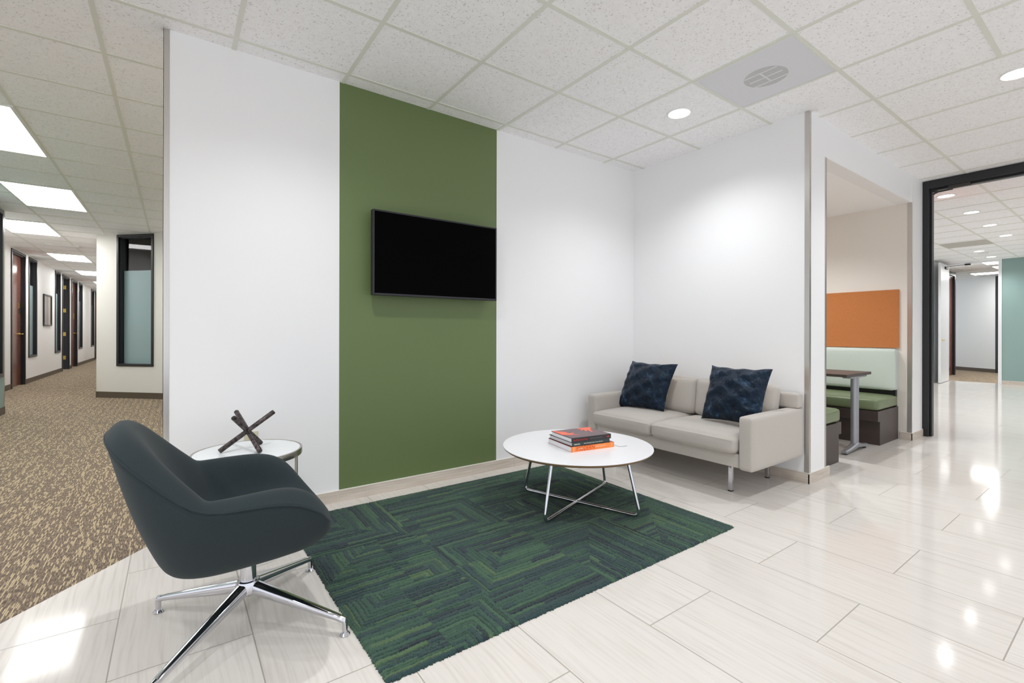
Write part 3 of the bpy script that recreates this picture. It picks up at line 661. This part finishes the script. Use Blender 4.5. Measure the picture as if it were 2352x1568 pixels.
# ------------------------------------------------------------------ soft box helper
def soft_box(name, m, parent, x0, x1, y0, y1, z0, z1, r=0.03, puff=(0, 0, 0), seg=10, noise=0.0, label=None, loc=(0, 0, 0), rot=(0, 0, 0)):
    """rounded, puffed box with a dense grid"""
    cx, cy, cz = (x0 + x1) / 2, (y0 + y1) / 2, (z0 + z1) / 2; hx, hy, hz = (x1 - x0) / 2, (y1 - y0) / 2, (z1 - z0) / 2
    bm = bmesh.new(); bmesh.ops.create_cube(bm, size=2.0)
    bmesh.ops.subdivide_edges(bm, edges=bm.edges[:], cuts=seg, use_grid_fill=True)
    for v in bm.verts:
        # concentrate rows towards the edges so corners round cleanly
        p = [math.copysign(1 - (1 - abs(c)) ** 1.8, c) for c in v.co]
        P = Vector((p[0] * hx, p[1] * hy, p[2] * hz))
        inner = Vector((max(-hx + r, min(hx - r, P.x)), max(-hy + r, min(hy - r, P.y)), max(-hz + r, min(hz - r, P.z))))
        dl = P - inner
        if dl.length > 1e-6: P = inner + dl.normalized() * r
        fx = (1 - p[0] ** 2); fy = (1 - p[1] ** 2); fz = (1 - p[2] ** 2)
        P.x += math.copysign(1, p[0]) * puff[0] * max(fy, 0) ** .5 * max(fz, 0) ** .5 * (abs(p[0]) ** 3)
        P.y += math.copysign(1, p[1]) * puff[1] * max(fx, 0) ** .5 * max(fz, 0) ** .5 * (abs(p[1]) ** 3)
        P.z += math.copysign(1, p[2]) * puff[2] * max(fx, 0) ** .5 * max(fy, 0) ** .5 * (abs(p[2]) ** 3)
        if noise:
            P += Vector((math.sin(P.y * 23 + P.z * 31), math.sin(P.x * 19 + P.z * 27 + 1), math.sin(P.x * 17 + P.y * 21 + 2))) * noise
        v.co = P
    me = D.meshes.new(name); bm.to_mesh(me); bm.free(); me.materials.append(m); me.polygons.foreach_set('use_smooth', [True] * len(me.polygons))
    o = D.objects.new(name, me); C.objects.link(o); o.parent = parent
    if rot != (0, 0, 0) or loc != (0, 0, 0):
        o.matrix_local = Matrix.Translation(Vector((cx, cy, cz)) + Vector(loc)) @ Matrix.Rotation(rot[1], 4, 'Y') @ Matrix.Rotation(rot[0], 4, 'X') @ Matrix.Rotation(rot[2], 4, 'Z')
    else: o.location = (cx, cy, cz)
    if label: o['label'] = label
    return o

# ------------------------------------------------------------------ sofa
o = sofa = thing('sofa', 'light grey two-seat fabric sofa on chrome legs in the corner', 'sofa', (0, 0, 0))
SF = M['sofa_fabric']
YN, YF = 1.530, 3.010          # outer faces of near and far arm
soft_box('armrest', SF, o, 3.000, 3.735, YN, YN + 0.095, 0.200, 0.550, 0.018, (0.002, 0.003, 0.004))
soft_box('armrest', SF, o, 3.000, 3.735, YF - 0.100, YF, 0.200, 0.550, 0.018, (0.002, 0.003, 0.004))
soft_box('seat_base', SF, o, 3.012, 3.70, YN + 0.096, YF - 0.101, 0.205, 0.300, 0.008, (0.002, 0, 0))
soft_box('back_frame', SF, o, 3.640, 3.735, YN + 0.004, YF - 0.004, 0.551, 0.660, 0.016, (0.002, 0.002, 0.004))
soft_box('seat_cushion', SF, o, 2.962, 3.62, YN + 0.100, 2.302, 0.302, 0.410, 0.034, (0.012, 0.002, 0.026), noise=0.0012)
soft_box('seat_cushion', SF, o, 2.962, 3.62, 2.304, YF - 0.088, 0.302, 0.410, 0.034, (0.012, 0.002, 0.026), noise=0.0012)
for ya, yb in ((1.645, 2.268), (2.270, 2.905)):
    soft_box('back_cushion', SF, o, 3.49, 3.62, ya, yb, 0.42, 0.715, 0.035, (0.022, 0.002, 0.012), noise=0.0015, loc=(0.012, 0, 0), rot=(0, R(8), 0))
# seams of the seat cushions (welt lines)
for ya, yb in ((YN + 0.100, 2.302), (2.304, YF - 0.088)):
    mb = MB(); z = 0.392
    pts = [(2.955 - 0.009 * math.sin(math.pi * t), ya + 0.012 + (yb - ya - 0.024) * t, z + 0.006 * math.sin(math.pi * t)) for t in np.linspace(0, 1, 24)]
    mb.tube(pts, 0.0022, 6); part(mb, 'piping', SF, o, smooth=True)
for x in (3.14, 3.655):
    for y in (1.752, 2.80):
        mb = MB(); mb.box(x - 0.0125, x + 0.0125, y - 0.0125, y + 0.0125, 0.006, 0.206); l_ = part(mb, 'leg', M['chrome'], o, bevel=0.002)
        mb = MB(); mb.box(x - 0.0135, x + 0.0135, y - 0.0135, y + 0.0135, 0.0, 0.007); part(mb, 'glide', M['black_plastic'], l_)

# ------------------------------------------------------------------ velvet throw pillows
def ray(px, py):
    return fw + r3 * ((px - 1176) / F_PX) - u3 * ((py - 784 - SY) / F_PX)
def pillow(TL, TR, BR, BL, T, label, seed):
    """TL.. are world corners of the pillow; thickness T; belly towards the room"""
    TL, TR, BR, BL = map(Vector, (TL, TR, BR, BL)); n_ = 36
    nrm = (TR - BL).cross(TL - BR).normalized()
    if nrm.dot(Vector((0, 0, HC)) - (TL + BR) / 2) < 0: nrm = -nrm
    r_ = np.random.default_rng(seed); ph = r_.uniform(0, 6.28, 12)
    o = thing('throw_pillow', label, 'pillow', tuple((BL + BR) / 2)); loc = (BL + BR) / 2
    for side, mm, nm in ((1, 'velvet', 'front_cover'), (-1, 'pillow_back', 'rear_cover')):
        vs = []; fs = []
        for i in range(n_ + 1):
            for j in range(n_ + 1):
                u = i / n_; v = j / n_
                # pull edges inwards between the pointed corners
                pu = 4 * u * (1 - u); pv = 4 * v * (1 - v)
                uu = u + (0.5 - u) * 0.075 * pv; vv = v + (0.5 - v) * 0.075 * pu
                p = (BL * (1 - uu) + BR * uu) * (1 - vv) + (TL * (1 - uu) + TR * uu) * vv
                t_ = (pu * pv) ** 0.42
                wr = 0.0
                e = max(0, 1 - min(u, 1 - u, v, 1 - v) / 0.28)
                wr += 0.010 * math.sin(u * 31 + v * 9 + ph[0]) * e * t_ + 0.008 * math.sin(v * 37 - u * 13 + ph[1]) * e * t_
                wr += 0.006 * math.sin(u * 15 + v * 22 + ph[2]) * t_ + 0.007 * math.sin(u * 11 - v * 17 + ph[3]) * t_ + 0.003 * math.sin(u * 48 + v * 35 + ph[4]) * t_
                p = p + nrm * side * (T / 2 * t_ * (1 if side > 0 else 0.62) + (wr if side > 0 else wr * 0.4)) + Vector((0, 0, 0.003 * math.sin(u * 20 + ph[5]) * (1 if v > .95 else 0)))
                vs.append(p - loc)
        for i in range(n_):
            for j in range(n_):
                a = i * (n_ + 1) + j; f_ = (a, a + n_ + 1, a + n_ + 2, a + 1); fs.append(f_ if side > 0 else f_[::-1])
        mb = MB(); mb.add(vs, fs); part(mb, nm, M[mm], o, label='dark blue crushed velvet face' if side > 0 else 'plain beige back', smooth=False)
        ob = o.children[-1]; ob.data.polygons.foreach_set('use_smooth', [True] * len(fs))
    return o
def corner(px, py, x):           # point on the sight line at depth plane X = x
    d_ = ray(px, py); return Vector((0, 0, HC)) + d_ * (x / d_.x)
def qs(cx, cy): return cx / 3.92 + 1320, cy / 3.92 + 800
P = lambda c, x: corner(*qs(*c), x)
pillow(P((520, 112), 3.50), P((930, 140), 3.47), P((803, 568), 3.34), P((368, 522), 3.32), 0.17, 'dark blue velvet pillow at the far end of the sofa', 3)
pillow(P((1236, 152), 3.44), P((1785, 185), 3.42), P((1672, 716), 3.27), P((1138, 630), 3.28), 0.18, 'larger dark blue velvet pillow nearest the near armrest', 5)

# ------------------------------------------------------------------ coffee table
TX, TY, TZ = 2.095, 2.195, 0.381; TR_ = 0.475
o = thing('coffee_table', 'round white coffee table with crossed chrome legs on the rug', 'table', (TX, TY, 0))
mb = MB(); mb.lathe([(0, 0), (TR_ - 0.014, 0), (TR_ - 0.002, 0.009), (TR_, 0.0155)], 0, 0, 128); ed = None
top = D.objects.new('x', None); D.objects.remove(top)
tp = MB(); tp.lathe([(TR_, TZ - 0.0035), (TR_ - 0.0012, TZ), (0.0, TZ)], 0, 0, 128)
tpo = part(tp, 'tabletop', M['white_laminate'], o, smooth=True)
mb = MB(); mb.lathe([(0, TZ - 0.020), (TR_ - 0.016, TZ - 0.020), (TR_ - 0.004, TZ - 0.011), (TR_, TZ - 0.0035)], 0, 0, 128); part(mb, 'wood_edge', M['ply_edge'], tpo, smooth=True, label='light brown plywood edge')
def bent(pts, r_b, seg=8):
    out = [Vector(pts[0])]
    for a, b, c in zip(pts[:-2], pts[1:-1], pts[2:]):
        a, b, c = Vector(a), Vector(b), Vector(c); d1 = (a - b).normalized(); d2 = (c - b).normalized()
        p, q2 = b + d1 * r_b, b + d2 * r_b
        for k in range(seg + 1):
            t = k / seg; out.append(p * (1 - t) ** 2 + b * 2 * t * (1 - t) + q2 * t * t)
    out.append(Vector(pts[-1])); return out
foot = [(1.697, 2.041), (2.209, 1.783), (2.488, 2.316), (1.947, 2.553)]
cxm, cym = 2.086, 2.175
zr = 0.0255
for ia, ib, dz in ((0, 2, 0.0), (3, 1, 0.0145)):
    pts = []
    for k_, i_ in enumerate((ia, ib)):
        fx_, fy_ = foot[i_]; v_ = Vector((fx_ - cxm, fy_ - cym, 0)); 
        bt = Vector((cxm - TX, cym - TY, 0)) + v_ * 1.0; tpv = Vector((cxm - TX, cym - TY, 0)) + v_ * 0.80
        bt.z = zr + dz * 0.0; tpv.z = TZ - 0.02
        pts += [tpv, bt] if k_ == 0 else [bt, tpv]
    pl = bent([pts[0], pts[1], pts[2], pts[3]], 0.045)
    mb = MB(); mb.tube(pl, 0.0095, 16); part(mb, 'leg_frame', M['chrome'], o, smooth=True)

# ------------------------------------------------------------------ books on the coffee table
def text_mesh(s, size, m, parent, loc, rot, name='lettering', extr=0.0002, sx=1.0):
    cu = D.curves.new(name, 'FONT'); cu.body = s; cu.size = size; cu.extrude = extr; cu.align_y = 'CENTER'
    t = D.objects.new('tmp', cu); C.objects.link(t); bpy.context.view_layer.update()
    me = D.meshes.new_from_object(t.evaluated_get(bpy.context.evaluated_depsgraph_get())); D.objects.remove(t); D.curves.remove(cu)
    me.name = name; me.materials.clear(); me.materials.append(m); o = D.objects.new(name, me); C.objects.link(o); o.parent = parent
    o.location = loc; o.rotation_euler = rot; o.scale = (sx, 1, 1); return o
def book(label, x, y, z, ang, L, Wd, H, cover, spine, hard=0.0025, over=0.004):
    """spine runs along local +x at y=0 facing -y; (x,y) is the left end of the spine"""
    o = thing('book', label, 'book', (x, y, z), ang, 'stack of books on the coffee table')
    mb = MB(); mb.box(0, L, 0.0015, Wd, 0, hard); mb.box(0, L, 0.0015, Wd, H - hard, H); part(mb, 'cover', M[cover], o)
    mb = MB(); mb.box(0, L, 0, 0.003, 0, H); part(mb, 'spine', M[spine], o, bevel=0.001)
    mb = MB(); mb.box(over, L - over, 0.003, Wd - over, hard, H - hard); part(mb, 'pages', M['paper'], o)
    return o
ZT = TZ
HOR = (R(90), 0, 0)
b1 = book('orange-spined book at the bottom of the coffee table stack', 1.926, 2.067, ZT, R(-9.5), 0.322, 0.268, 0.031, 'cover_red', 'book_orange', 0.001, 0.001)
sp_ = [c for c in b1.children if c.name.startswith('spine')][0]
text_mesh('MODERN', 0.0385, M['ink_orange'], sp_, (0.038, -0.0004, 0.0155), HOR, sx=0.83)
text_mesh('PHILADELPHIA MUSEUM OF ART', 0.0085, M['ink_white'], sp_, (0.180, -0.0004, 0.0165), HOR, sx=0.62)
text_mesh('Yale', 0.012, M['ink_white'], sp_, (0.302, -0.0004, 0.007), (R(90), R(-90), 0))
text_mesh('CREATING', 0.009, M['ink_white'], sp_, (0.050, -0.0008, 0.0155), HOR, sx=0.85)
mb = MB(); mb.box(0.018, 0.020, -0.0006, 0, 0.001, 0.030); part(mb, 'stripe', M['ink_white'], sp_)
b2 = book('dark green-spined book in the middle of the coffee table stack', 1.937, 2.070, ZT + 0.031, R(-8.5), 0.284, 0.262, 0.0245, 'book_black', 'book_green')
sp_ = [c for c in b2.children if c.name.startswith('spine')][0]
text_mesh('WEBBACKERS', 0.0115, M['ink_white'], sp_, (0.012, -0.0014, 0.0115), HOR, sx=0.62)
text_mesh('Visionary Photography Today: A Century of New Ideas', 0.0085, M['ink_white'], sp_, (0.085, -0.0014, 0.0125), HOR, sx=0.76)
b3 = book('black-spined book with coral hands on its cover, topmost of the stack', 1.929, 2.066, ZT + 0.0555, R(-9.0), 0.296, 0.232, 0.0285, 'book_black', 'book_black')
sp_ = [c for c in b3.children if c.name.startswith('spine')][0]
text_mesh('The Mechanical Hand', 0.015, M['ink_red'], sp_, (0.010, -0.0008, 0.0145), HOR, sx=0.82)
text_mesh('Artists\u2019 Projects at Pauper\u2019s Press', 0.0095, M['ink_grey'], sp_, (0.135, -0.0008, 0.0150), HOR, sx=0.70)
mb = MB()
for i in range(3): mb.box(0.262 + i * 0.0075, 0.268 + i * 0.0075, -0.0014, -0.0004, 0.0115, 0.018)
part(mb, 'mark', M['ink_red'], sp_)
cv = [c for c in b3.children if c.name.startswith('cover')][0]
def flat(name, pts, z, m, parent):
    mb = MB(); n_ = len(pts); mb.add([(x, y, z) for x, y in pts] + [(x, y, z - 0.0003) for x, y in pts], [tuple(range(n_)), tuple(range(2 * n_ - 1, n_ - 1, -1))] + [(i, i + n_, (i + 1) % n_ + n_, (i + 1) % n_) for i in range(n_)]); return part(mb, name, m, parent)
HB = 0.0285
flat('cover_print', [(0.004, 0.004), (0.292, 0.004), (0.292, 0.229), (0.004, 0.229)], HB + 0.0004, M['cover_plum'], cv)
flat('hand_print', [(0.001, 0.226), (0.001, 0.10), (0.03, 0.088), (0.06, 0.075), (0.085, 0.060), (0.098, 0.048), (0.092, 0.066), (0.074, 0.086), (0.066, 0.100), (0.082, 0.104), (0.098, 0.112), (0.094, 0.124), (0.072, 0.122), (0.058, 0.132), (0.060, 0.150), (0.072, 0.158), (0.056, 0.178), (0.034, 0.200), (0.02, 0.222)], HB + 0.0010, M['cover_coral'], cv)
flat('hand_print', [(0.292, 0.229), (0.195, 0.229), (0.19, 0.205), (0.205, 0.190), (0.180, 0.168), (0.184, 0.160), (0.214, 0.174), (0.196, 0.136), (0.202, 0.130), (0.228, 0.158), (0.218, 0.098), (0.226, 0.092), (0.244, 0.138), (0.256, 0.160), (0.272, 0.185), (0.292, 0.195)], HB + 0.0010, M['cover_coral'], cv)
mb = MB(); 
mb.tube([(0.315, 0.1, 0.0305), (0.325, 0.06, 0.0300), (0.335, 0.02, 0.008), (0.350, -0.012, 0.0012), (0.385, -0.022, 0.0012), (0.410, -0.016, 0.0014)], 0.0009, 6)
part(mb, 'bookmark_ribbon', M['ribbon'], b1, smooth=True)

# ------------------------------------------------------------------ side table
SX, SYY, SZ, SR = 0.300, 2.690, 0.502, 0.247
o = thing('side_table', 'round side table with frosted white top and satin metal rim behind the armchair', 'table', (SX, SYY, 0))
mb = MB(); mb.lathe([(0, SZ - 0.008), (SR - 0.010, SZ - 0.008), (SR - 0.010, SZ), (0, SZ)], 0, 0, 96); part(mb, 'tabletop', M['frost_glass_white'], o, smooth=True)
mb = MB(); mb.lathe([(SR - 0.010, SZ - 0.030), (SR, SZ - 0.030), (SR + 0.001, SZ - 0.028), (SR + 0.001, SZ - 0.001), (SR, SZ + 0.001), (SR - 0.009, SZ + 0.001), (SR - 0.010, SZ - 0.001), (SR - 0.010, SZ - 0.030)], 0, 0, 96); part(mb, 'rim', M['satin_metal'], o, smooth=True)
for a in (-19, 101, 221):
    a = R(a); mb = MB(); rr_ = 0.222
    px_, py_ = rr_ * math.cos(a), rr_ * math.sin(a)
    mb.tube([(px_, py_, 0.02), (px_, py_, SZ - 0.028)], 0.0075, 12); mb.tube([(px_, py_, SZ - 0.032), (px_ * 1.03, py_ * 1.03, SZ - 0.012)], 0.009, 10)
    l_ = part(mb, 'leg', M['satin_metal'], o, smooth=True)
    mb = MB(); mb.tube([(px_, py_, 0.0), (px_, py_, 0.007), (px_, py_, 0.021)], [0.010, 0.010, 0.006], 12); part(mb, 'glide', M['black_plastic'], l_, smooth=True)
mb = MB(); mb.tube([(0.218 * math.cos(t), 0.218 * math.sin(t), 0.034) for t in np.linspace(0, 2 * math.pi, 65)], 0.0035, 8, cap=False); part(mb, 'lower_ring', M['satin_metal'], o, smooth=True)
# sculpture of three rods
cs = Vector((0.3, 2.722, 0.594 + 0.004)); o = thing('rod_sculpture', 'dark metal sculpture of three crossed rods on the side table', 'sculpture', tuple(cs))
for lo_, up_ in (((0.177, 2.698, 0.514), (0.423, 2.746, 0.677)), ((0.338, 2.585, 0.514), (0.263, 2.86, 0.677)), ((0.367, 2.775, 0.514), (0.233, 2.669, 0.677))):
    a = Vector(lo_) - cs; b = Vector(up_) - cs; d_ = (b - a).normalized()
    mb = MB(); r_ = 0.0118; mb.tube([a - d_ * 0.002, a, b, b + d_ * 0.002], [r_ * 0.86, r_, r_, r_ * 0.86], 20); part(mb, 'rod', M['rod_metal'], o, smooth=True)

# ------------------------------------------------------------------ swivel armchair
CX_, CY_ = 0.225, 2.015
o = chair = thing('swivel_armchair', 'dark teal grey swivel armchair on a polished four-star base', 'armchair', (CX_, CY_, 0))
# profile points per station (near side, y negative): bottom edge, mid outer, outer crease, crest, inner rim, inner wall, seat edge
ST = [
 # p0 (x,z on axis) , P1, P2, P3, P4, P5, P6, P7, p8 (x,z on axis)
 ((0.215, 0.330), (0.222, -.215, .342), (0.238, -.285, .368), (0.237, -.324, .406), (0.236, -.264, .448), (0.224, -.196, .442), (0.218, -.155, .425), (0.215, -.10, .425), (0.22, 0.425)),
 ((0.160, 0.312), (0.160, -.238, .320), (0.175, -.306, .388), (0.178, -.345, .492), (0.178, -.276, .546), (0.168, -.204, .516), (0.150, -.165, .450), (0.150, -.12, .430), (0.155, 0.430)),
 ((0.090, 0.303), (0.080, -.244, .311), (0.085, -.316, .410), (0.085, -.350, .538), (0.092, -.284, .586), (0.088, -.218, .562), (0.080, -.190, .470), (0.075, -.14, .425), (0.075, 0.425)),
 ((0.000, 0.296), (-.030, -.246, .306), (-.035, -.318, .412), (-.045, -.350, .546), (-.035, -.296, .580), (-.035, -.245, .558), (-.030, -.205, .470), (-.020, -.15, .415), (-.020, 0.415)),
 ((-.080, 0.292), (-.150, -.243, .302), (-.166, -.312, .415), (-.168, -.345, .543), (-.158, -.294, .578), (-.135, -.252, .560), (-.110, -.195, .480), (-.090, -.14, .415), (-.085, 0.410)),
 ((-.140, 0.294), (-.230, -.215, .310), (-.268, -.286, .450), (-.272, -.308, .640), (-.257, -.258, .676), (-.220, -.210, .655), (-.165, -.155, .520), (-.130, -.105, .425), (-.120, 0.415)),
 ((-.190, 0.302), (-.258, -.145, .320), (-.338, -.218, .520), (-.386, -.246, .748), (-.362, -.196, .792), (-.308, -.148, .770), (-.222, -.105, .580), (-.160, -.07, .440), (-.150, 0.425)),
 ((-.225, 0.307), (-.268, 0.000, .327), (-.356, 0.000, .535), (-.420, 0.000, .774), (-.392, 0.000, .817), (-.331, 0.000, .795), (-.238, 0.000, .590), (-.185, 0.0, .450), (-.165, 0.425)),
]
bm = bmesh.new()
def V3(x, y, z): return bm.verts.new((x, y, z))
ax0 = [V3(s[0][0], 0, s[0][1]) for s in ST]; ax8 = [V3(s[8][0], 0, s[8][1]) for s in ST]
near = []; far = []
for si, s in enumerate(ST):
    if si < 7:
        near.append([ax0[si]] + [V3(*s[k]) for k in range(1, 8)] + [ax8[si]]); far.append([ax0[si]] + [V3(s[k][0], -s[k][1], s[k][2]) for k in range(1, 8)] + [ax8[si]])
    else:
        c_ = [ax0[si]] + [V3(*s[k]) for k in range(1, 8)] + [ax8[si]]; near.append(c_); far.append(c_)
for cols, flip in ((near, False), (far, True)):
    for i in range(7):
        for k in range(8):
            f_ = [cols[i][k], cols[i + 1][k], cols[i + 1][k + 1], cols[i][k + 1]]
            bm.faces.new(f_[::-1] if flip else f_)
MC = [ax0[0]] + [V3(*p) for p in ((0.252, 0, .335), (0.268, 0, .352), (0.276, 0, .372), (0.278, 0, .388), (0.270, 0, .402), (0.256, 0, .414), (0.238, 0, .422))] + [ax8[0]]
for k in range(8):
    for cols, flip in ((near[0], True), (far[0], False)):
        vs_ = [cols[k], cols[k + 1], MC[k + 1], MC[k]]; u_ = []
        for v in vs_:
            if v not in u_: u_.append(v)
        if len(u_) >= 3: bm.faces.new(u_[::-1] if not flip else u_)
bmesh.ops.recalc_face_normals(bm, faces=bm.faces[:])
cl = bm.edges.layers.float.get('crease_edge') or bm.edges.layers.float.new('crease_edge')
for cols in (near, far):
    for i in range(7):
        e = bm.edges.get((cols[i][3], cols[i + 1][3]))
        if e: e[cl] = 1.0
        e = bm.edges.get((cols[i][1], cols[i + 1][1]))
        if e: e[cl] = 0.35
    for k in (3, 4, 5, 6):
        e = bm.edges.get((cols[4][k], cols[4][k + 1]))
        if e: e[cl] = 0.45
me = D.meshes.new('upholstered_shell'); bm.to_mesh(me); bm.free(); me.materials.append(M['chair_fabric']); me.polygons.foreach_set('use_smooth', [True] * len(me.polygons))
sh = D.objects.new('upholstered_shell', me); C.objects.link(sh); sh.parent = chair
sd = sh.modifiers.new('sub', 'SUBSURF'); sd.levels = 3; sd.render_levels = 3
cp = [Vector(s_[3]) for s_ in ST]; cp = cp + [Vector((p.x, -p.y, p.z)) for p in cp[-2::-1]]
pts = []
for i in range(1, len(cp) - 2):
    for t in np.linspace(0, 1, 8, endpoint=False):
        w0, w1, w2, w3 = (1 - t) ** 3 / 6, (3 * t ** 3 - 6 * t * t + 4) / 6, (-3 * t ** 3 + 3 * t * t + 3 * t + 1) / 6, t ** 3 / 6
        pts.append(cp[i - 1] * w0 + cp[i] * w1 + cp[i + 1] * w2 + cp[i + 2] * w3)
mb = MB(); mb.tube(pts, 0.0026, 8); part(mb, 'seam_piping', M['chair_fabric'], chair, smooth=True)
# base
mb = MB(); mb.tube([(0, 0, 0.155), (0, 0, 0.262)], 0.0275, 32); part(mb, 'column', M['chrome'], chair, smooth=True)
mb = MB(); mb.tube([(0, 0, 0.243), (0, 0, 0.262), (0, 0, 0.300)], [0.036, 0.055, 0.075], 32); part(mb, 'swivel_mount', M['black_plastic'], chair, smooth=True)
mb = MB(); mb.lathe([(0, 0.114), (0.030, 0.114), (0.042, 0.126), (0.043, 0.150), (0.037, 0.166), (0.0, 0.170)], 0, 0, 40); part(mb, 'hub', M['chrome'], chair, smooth=True)
for a in (-45.6, 44.8, 134.4, -135.2):
    bm = bmesh.new(); rings = []
    L0, L1 = 0.020, 0.393
    for k in range(15):
        t = k / 14; x = L0 + (L1 - L0) * t
        zt = 0.166 - (0.166 - 0.066) * t; hgt = 0.050 * (1 - t) + 0.020 * t; wd = 0.0235 * (1 - t) + 0.0120 * t
        if t > 0.97: zt -= 0.004
        rg = [bm.verts.new((x, wd * math.copysign(abs(math.cos(b)) ** 0.7, math.cos(b)), zt - hgt / 2 + hgt / 2 * math.copysign(abs(math.sin(b)) ** 0.8, math.sin(b)))) for b in [2 * math.pi * i / 16 + .01 for i in range(16)]]
        rings.append(rg)
    for a_, b_r in zip(rings[:-1], rings[1:]):
        for i in range(16): bm.faces.new((a_[i], a_[(i + 1) % 16], b_r[(i + 1) % 16], b_r[i]))
    bm.faces.new(rings[0]); bm.faces.new(rings[-1][::-1]); bmesh.ops.recalc_face_normals(bm, faces=bm.faces[:])
    me = D.meshes.new('leg'); bm.to_mesh(me); bm.free(); me.materials.append(M['chrome']); me.polygons.foreach_set('use_smooth', [True] * len(me.polygons))
    me.set_sharp_from_angle(angle=R(45))
    l_ = D.objects.new('leg', me); C.objects.link(l_); l_.parent = chair; l_.rotation_euler = (0, 0, R(a))
    mb = MB(); mb.tube([(0.380, 0, 0.060), (0.392, 0, 0.056), (0.396, 0, 0.045), (0.396, 0, 0.010)], [0.0095, 0.0115, 0.0105, 0.0085], 14); mb.lathe([(0, 0.0), (0.017, 0.0), (0.018, 0.004), (0.012, 0.011), (0, 0.012)], 0.396, 0, 24)
    part(mb, 'glide', M['chrome'], l_, smooth=True)

# ------------------------------------------------------------------ booth
def bench(label, xw, s, cat='bench'):
    """bench against the wall plane xw; s=-1 extends towards -x, +1 towards +x"""
    o = thing('booth_bench', label, cat, (xw, 0, 0), 0, 'pair of booth benches')
    fx = lambda a, b: (min(s * a, s * b), max(s * a, s * b))
    Yb0, Yb1 = 1.610, 3.10
    mb = MB(); a, b = fx(0.002, 0.545); mb.box(a, b, Yb0, Yb1, 0, 0.235); a, b = fx(0.002, 0.598); mb.box(a, b, Yb0, Yb1, 0.235, 0.336); part(mb, 'base', M['dark_wood'], o)
    a, b = fx(0.004, 0.595); soft_box('seat_cushion', M['green_vinyl'], o, a, b, Yb0 + 0.003, Yb1, 0.338, 0.452, 0.028, (0.006, 0.004, 0.012))
    a, b = fx(0.003, 0.11); soft_box('backrest', M['pale_green'], o, a, b, Yb0 - 0.002, Yb1, 0.505, 0.935, 0.022, (0.006, 0.003, 0.004))
    mb = MB(); a, b = fx(0.002, 0.05); mb.box(a, b, Yb0 + 0.01, Yb1, 0.336, 0.52); part(mb, 'rear_rail', M['black_plastic'], o)
    return o
bench('booth bench with pale green backrest under the orange panel', XN, -1)
bench('booth bench at the left side of the alcove, mostly behind the wall edge', 4.052, 1)
o = tag((lambda mb: (mb.box(XN - 0.022, XN - 0.001, 1.602, 3.08, 0.945, 1.557), mb.build('wall_panel', M['orange_panel'], bevel=0.002))[1])(MB()), 'orange fabric panel on the taupe alcove wall', 'panel')
o = tag((lambda mb: (mb.box(4.053, 4.073, 1.602, 3.08, 0.945, 1.557), mb.build('wall_panel', M['orange_panel'], bevel=0.002))[1])(MB()), 'orange fabric panel above the left bench, hidden behind the wall edge', 'panel')
o = thing('booth_table', 'dark wood booth table on a silver column with splayed foot', 'table', (5.16, 1.66, 0))
mb = MB(); mb.box(-0.30, 0.30, -0.02, 1.40, 0.703, 0.728); part(mb, 'tabletop', M['dark_wood'], o, bevel=0.002)
for yo in (0.0, 1.15):
    mb = MB(); mb.tube([(-0.012, 0.02 + yo, 0.06), (-0.012, 0.02 + yo, 0.690)], 0.027, 24); mb.tube([(0.034, 0.012 + yo, 0.06), (0.034, 0.012 + yo, 0.690)], 0.016, 20); part(mb, 'column', M['grey_metal'], o, smooth=True)
    mb = MB(); mb.box(-0.19, 0.20, -0.015 + yo, 0.055 + yo, 0.685, 0.703); part(mb, 'top_plate', M['grey_metal'], o, bevel=0.006)
    bm = bmesh.new(); prof = []
    for k in range(17):
        t = -1 + 2 * k / 16; x = 0.265 * t; zt = 0.038 + 0.045 * (1 - abs(t)) ** 1.6; zb = 0.014 + 0.028 * (1 - abs(t)) ** 1.2; wd = 0.022 + 0.010 * (1 - abs(t))
        prof.append([bm.verts.new((x, yo + 0.015 + yy_, zz_)) for yy_, zz_ in ((-wd, zb), (-wd, zt - 0.008), (-wd * 0.6, zt), (wd * 0.6, zt), (wd, zt - 0.008), (wd, zb))])
    for a_, b_r in zip(prof[:-1], prof[1:]):
        for i in range(6): bm.faces.new((a_[i], a_[(i + 1) % 6], b_r[(i + 1) % 6], b_r[i]))
    bm.faces.new(prof[0]); bm.faces.new(prof[-1][::-1]); bmesh.ops.recalc_face_normals(bm, faces=bm.faces[:])
    me = D.meshes.new('foot'); bm.to_mesh(me); bm.free(); me.materials.append(M['grey_metal']); f_ = D.objects.new('foot', me); C.objects.link(f_); f_.parent = o
    for s_ in (-1, 1):
        mb = MB(); mb.tube([(s_ * 0.225, yo + 0.015, 0), (s_ * 0.225, yo + 0.015, 0.018)], 0.014, 14); part(mb, 'glide', M['black_plastic'], f_)
scene.cycles.max_bounces = 10; scene.cycles.diffuse_bounces = 8; scene.cycles.glossy_bounces = 5; scene.cycles.transparent_max_bounces = 12
scene.cycles.caustics_reflective = False; scene.cycles.caustics_refractive = False

# put every root Empty at the base of its thing
bpy.context.view_layer.update()
for r_ in [o for o in scene.objects if o.type == 'EMPTY' and o.parent is None and o.location.length < 1e-6]:
    pts = []
    for c_ in r_.children_recursive:
        if c_.type == 'MESH': pts += [c_.matrix_world @ Vector(k) for k in c_.bound_box]
    if not pts: continue
    lo_ = Vector([min(p[i] for p in pts) for i in range(3)]); hi_ = Vector([max(p[i] for p in pts) for i in range(3)])
    L_ = Vector(((lo_.x + hi_.x) / 2, (lo_.y + hi_.y) / 2, lo_.z)); r_.location = L_
    for c_ in r_.children: c_.matrix_parent_inverse = Matrix.Translation(-L_)
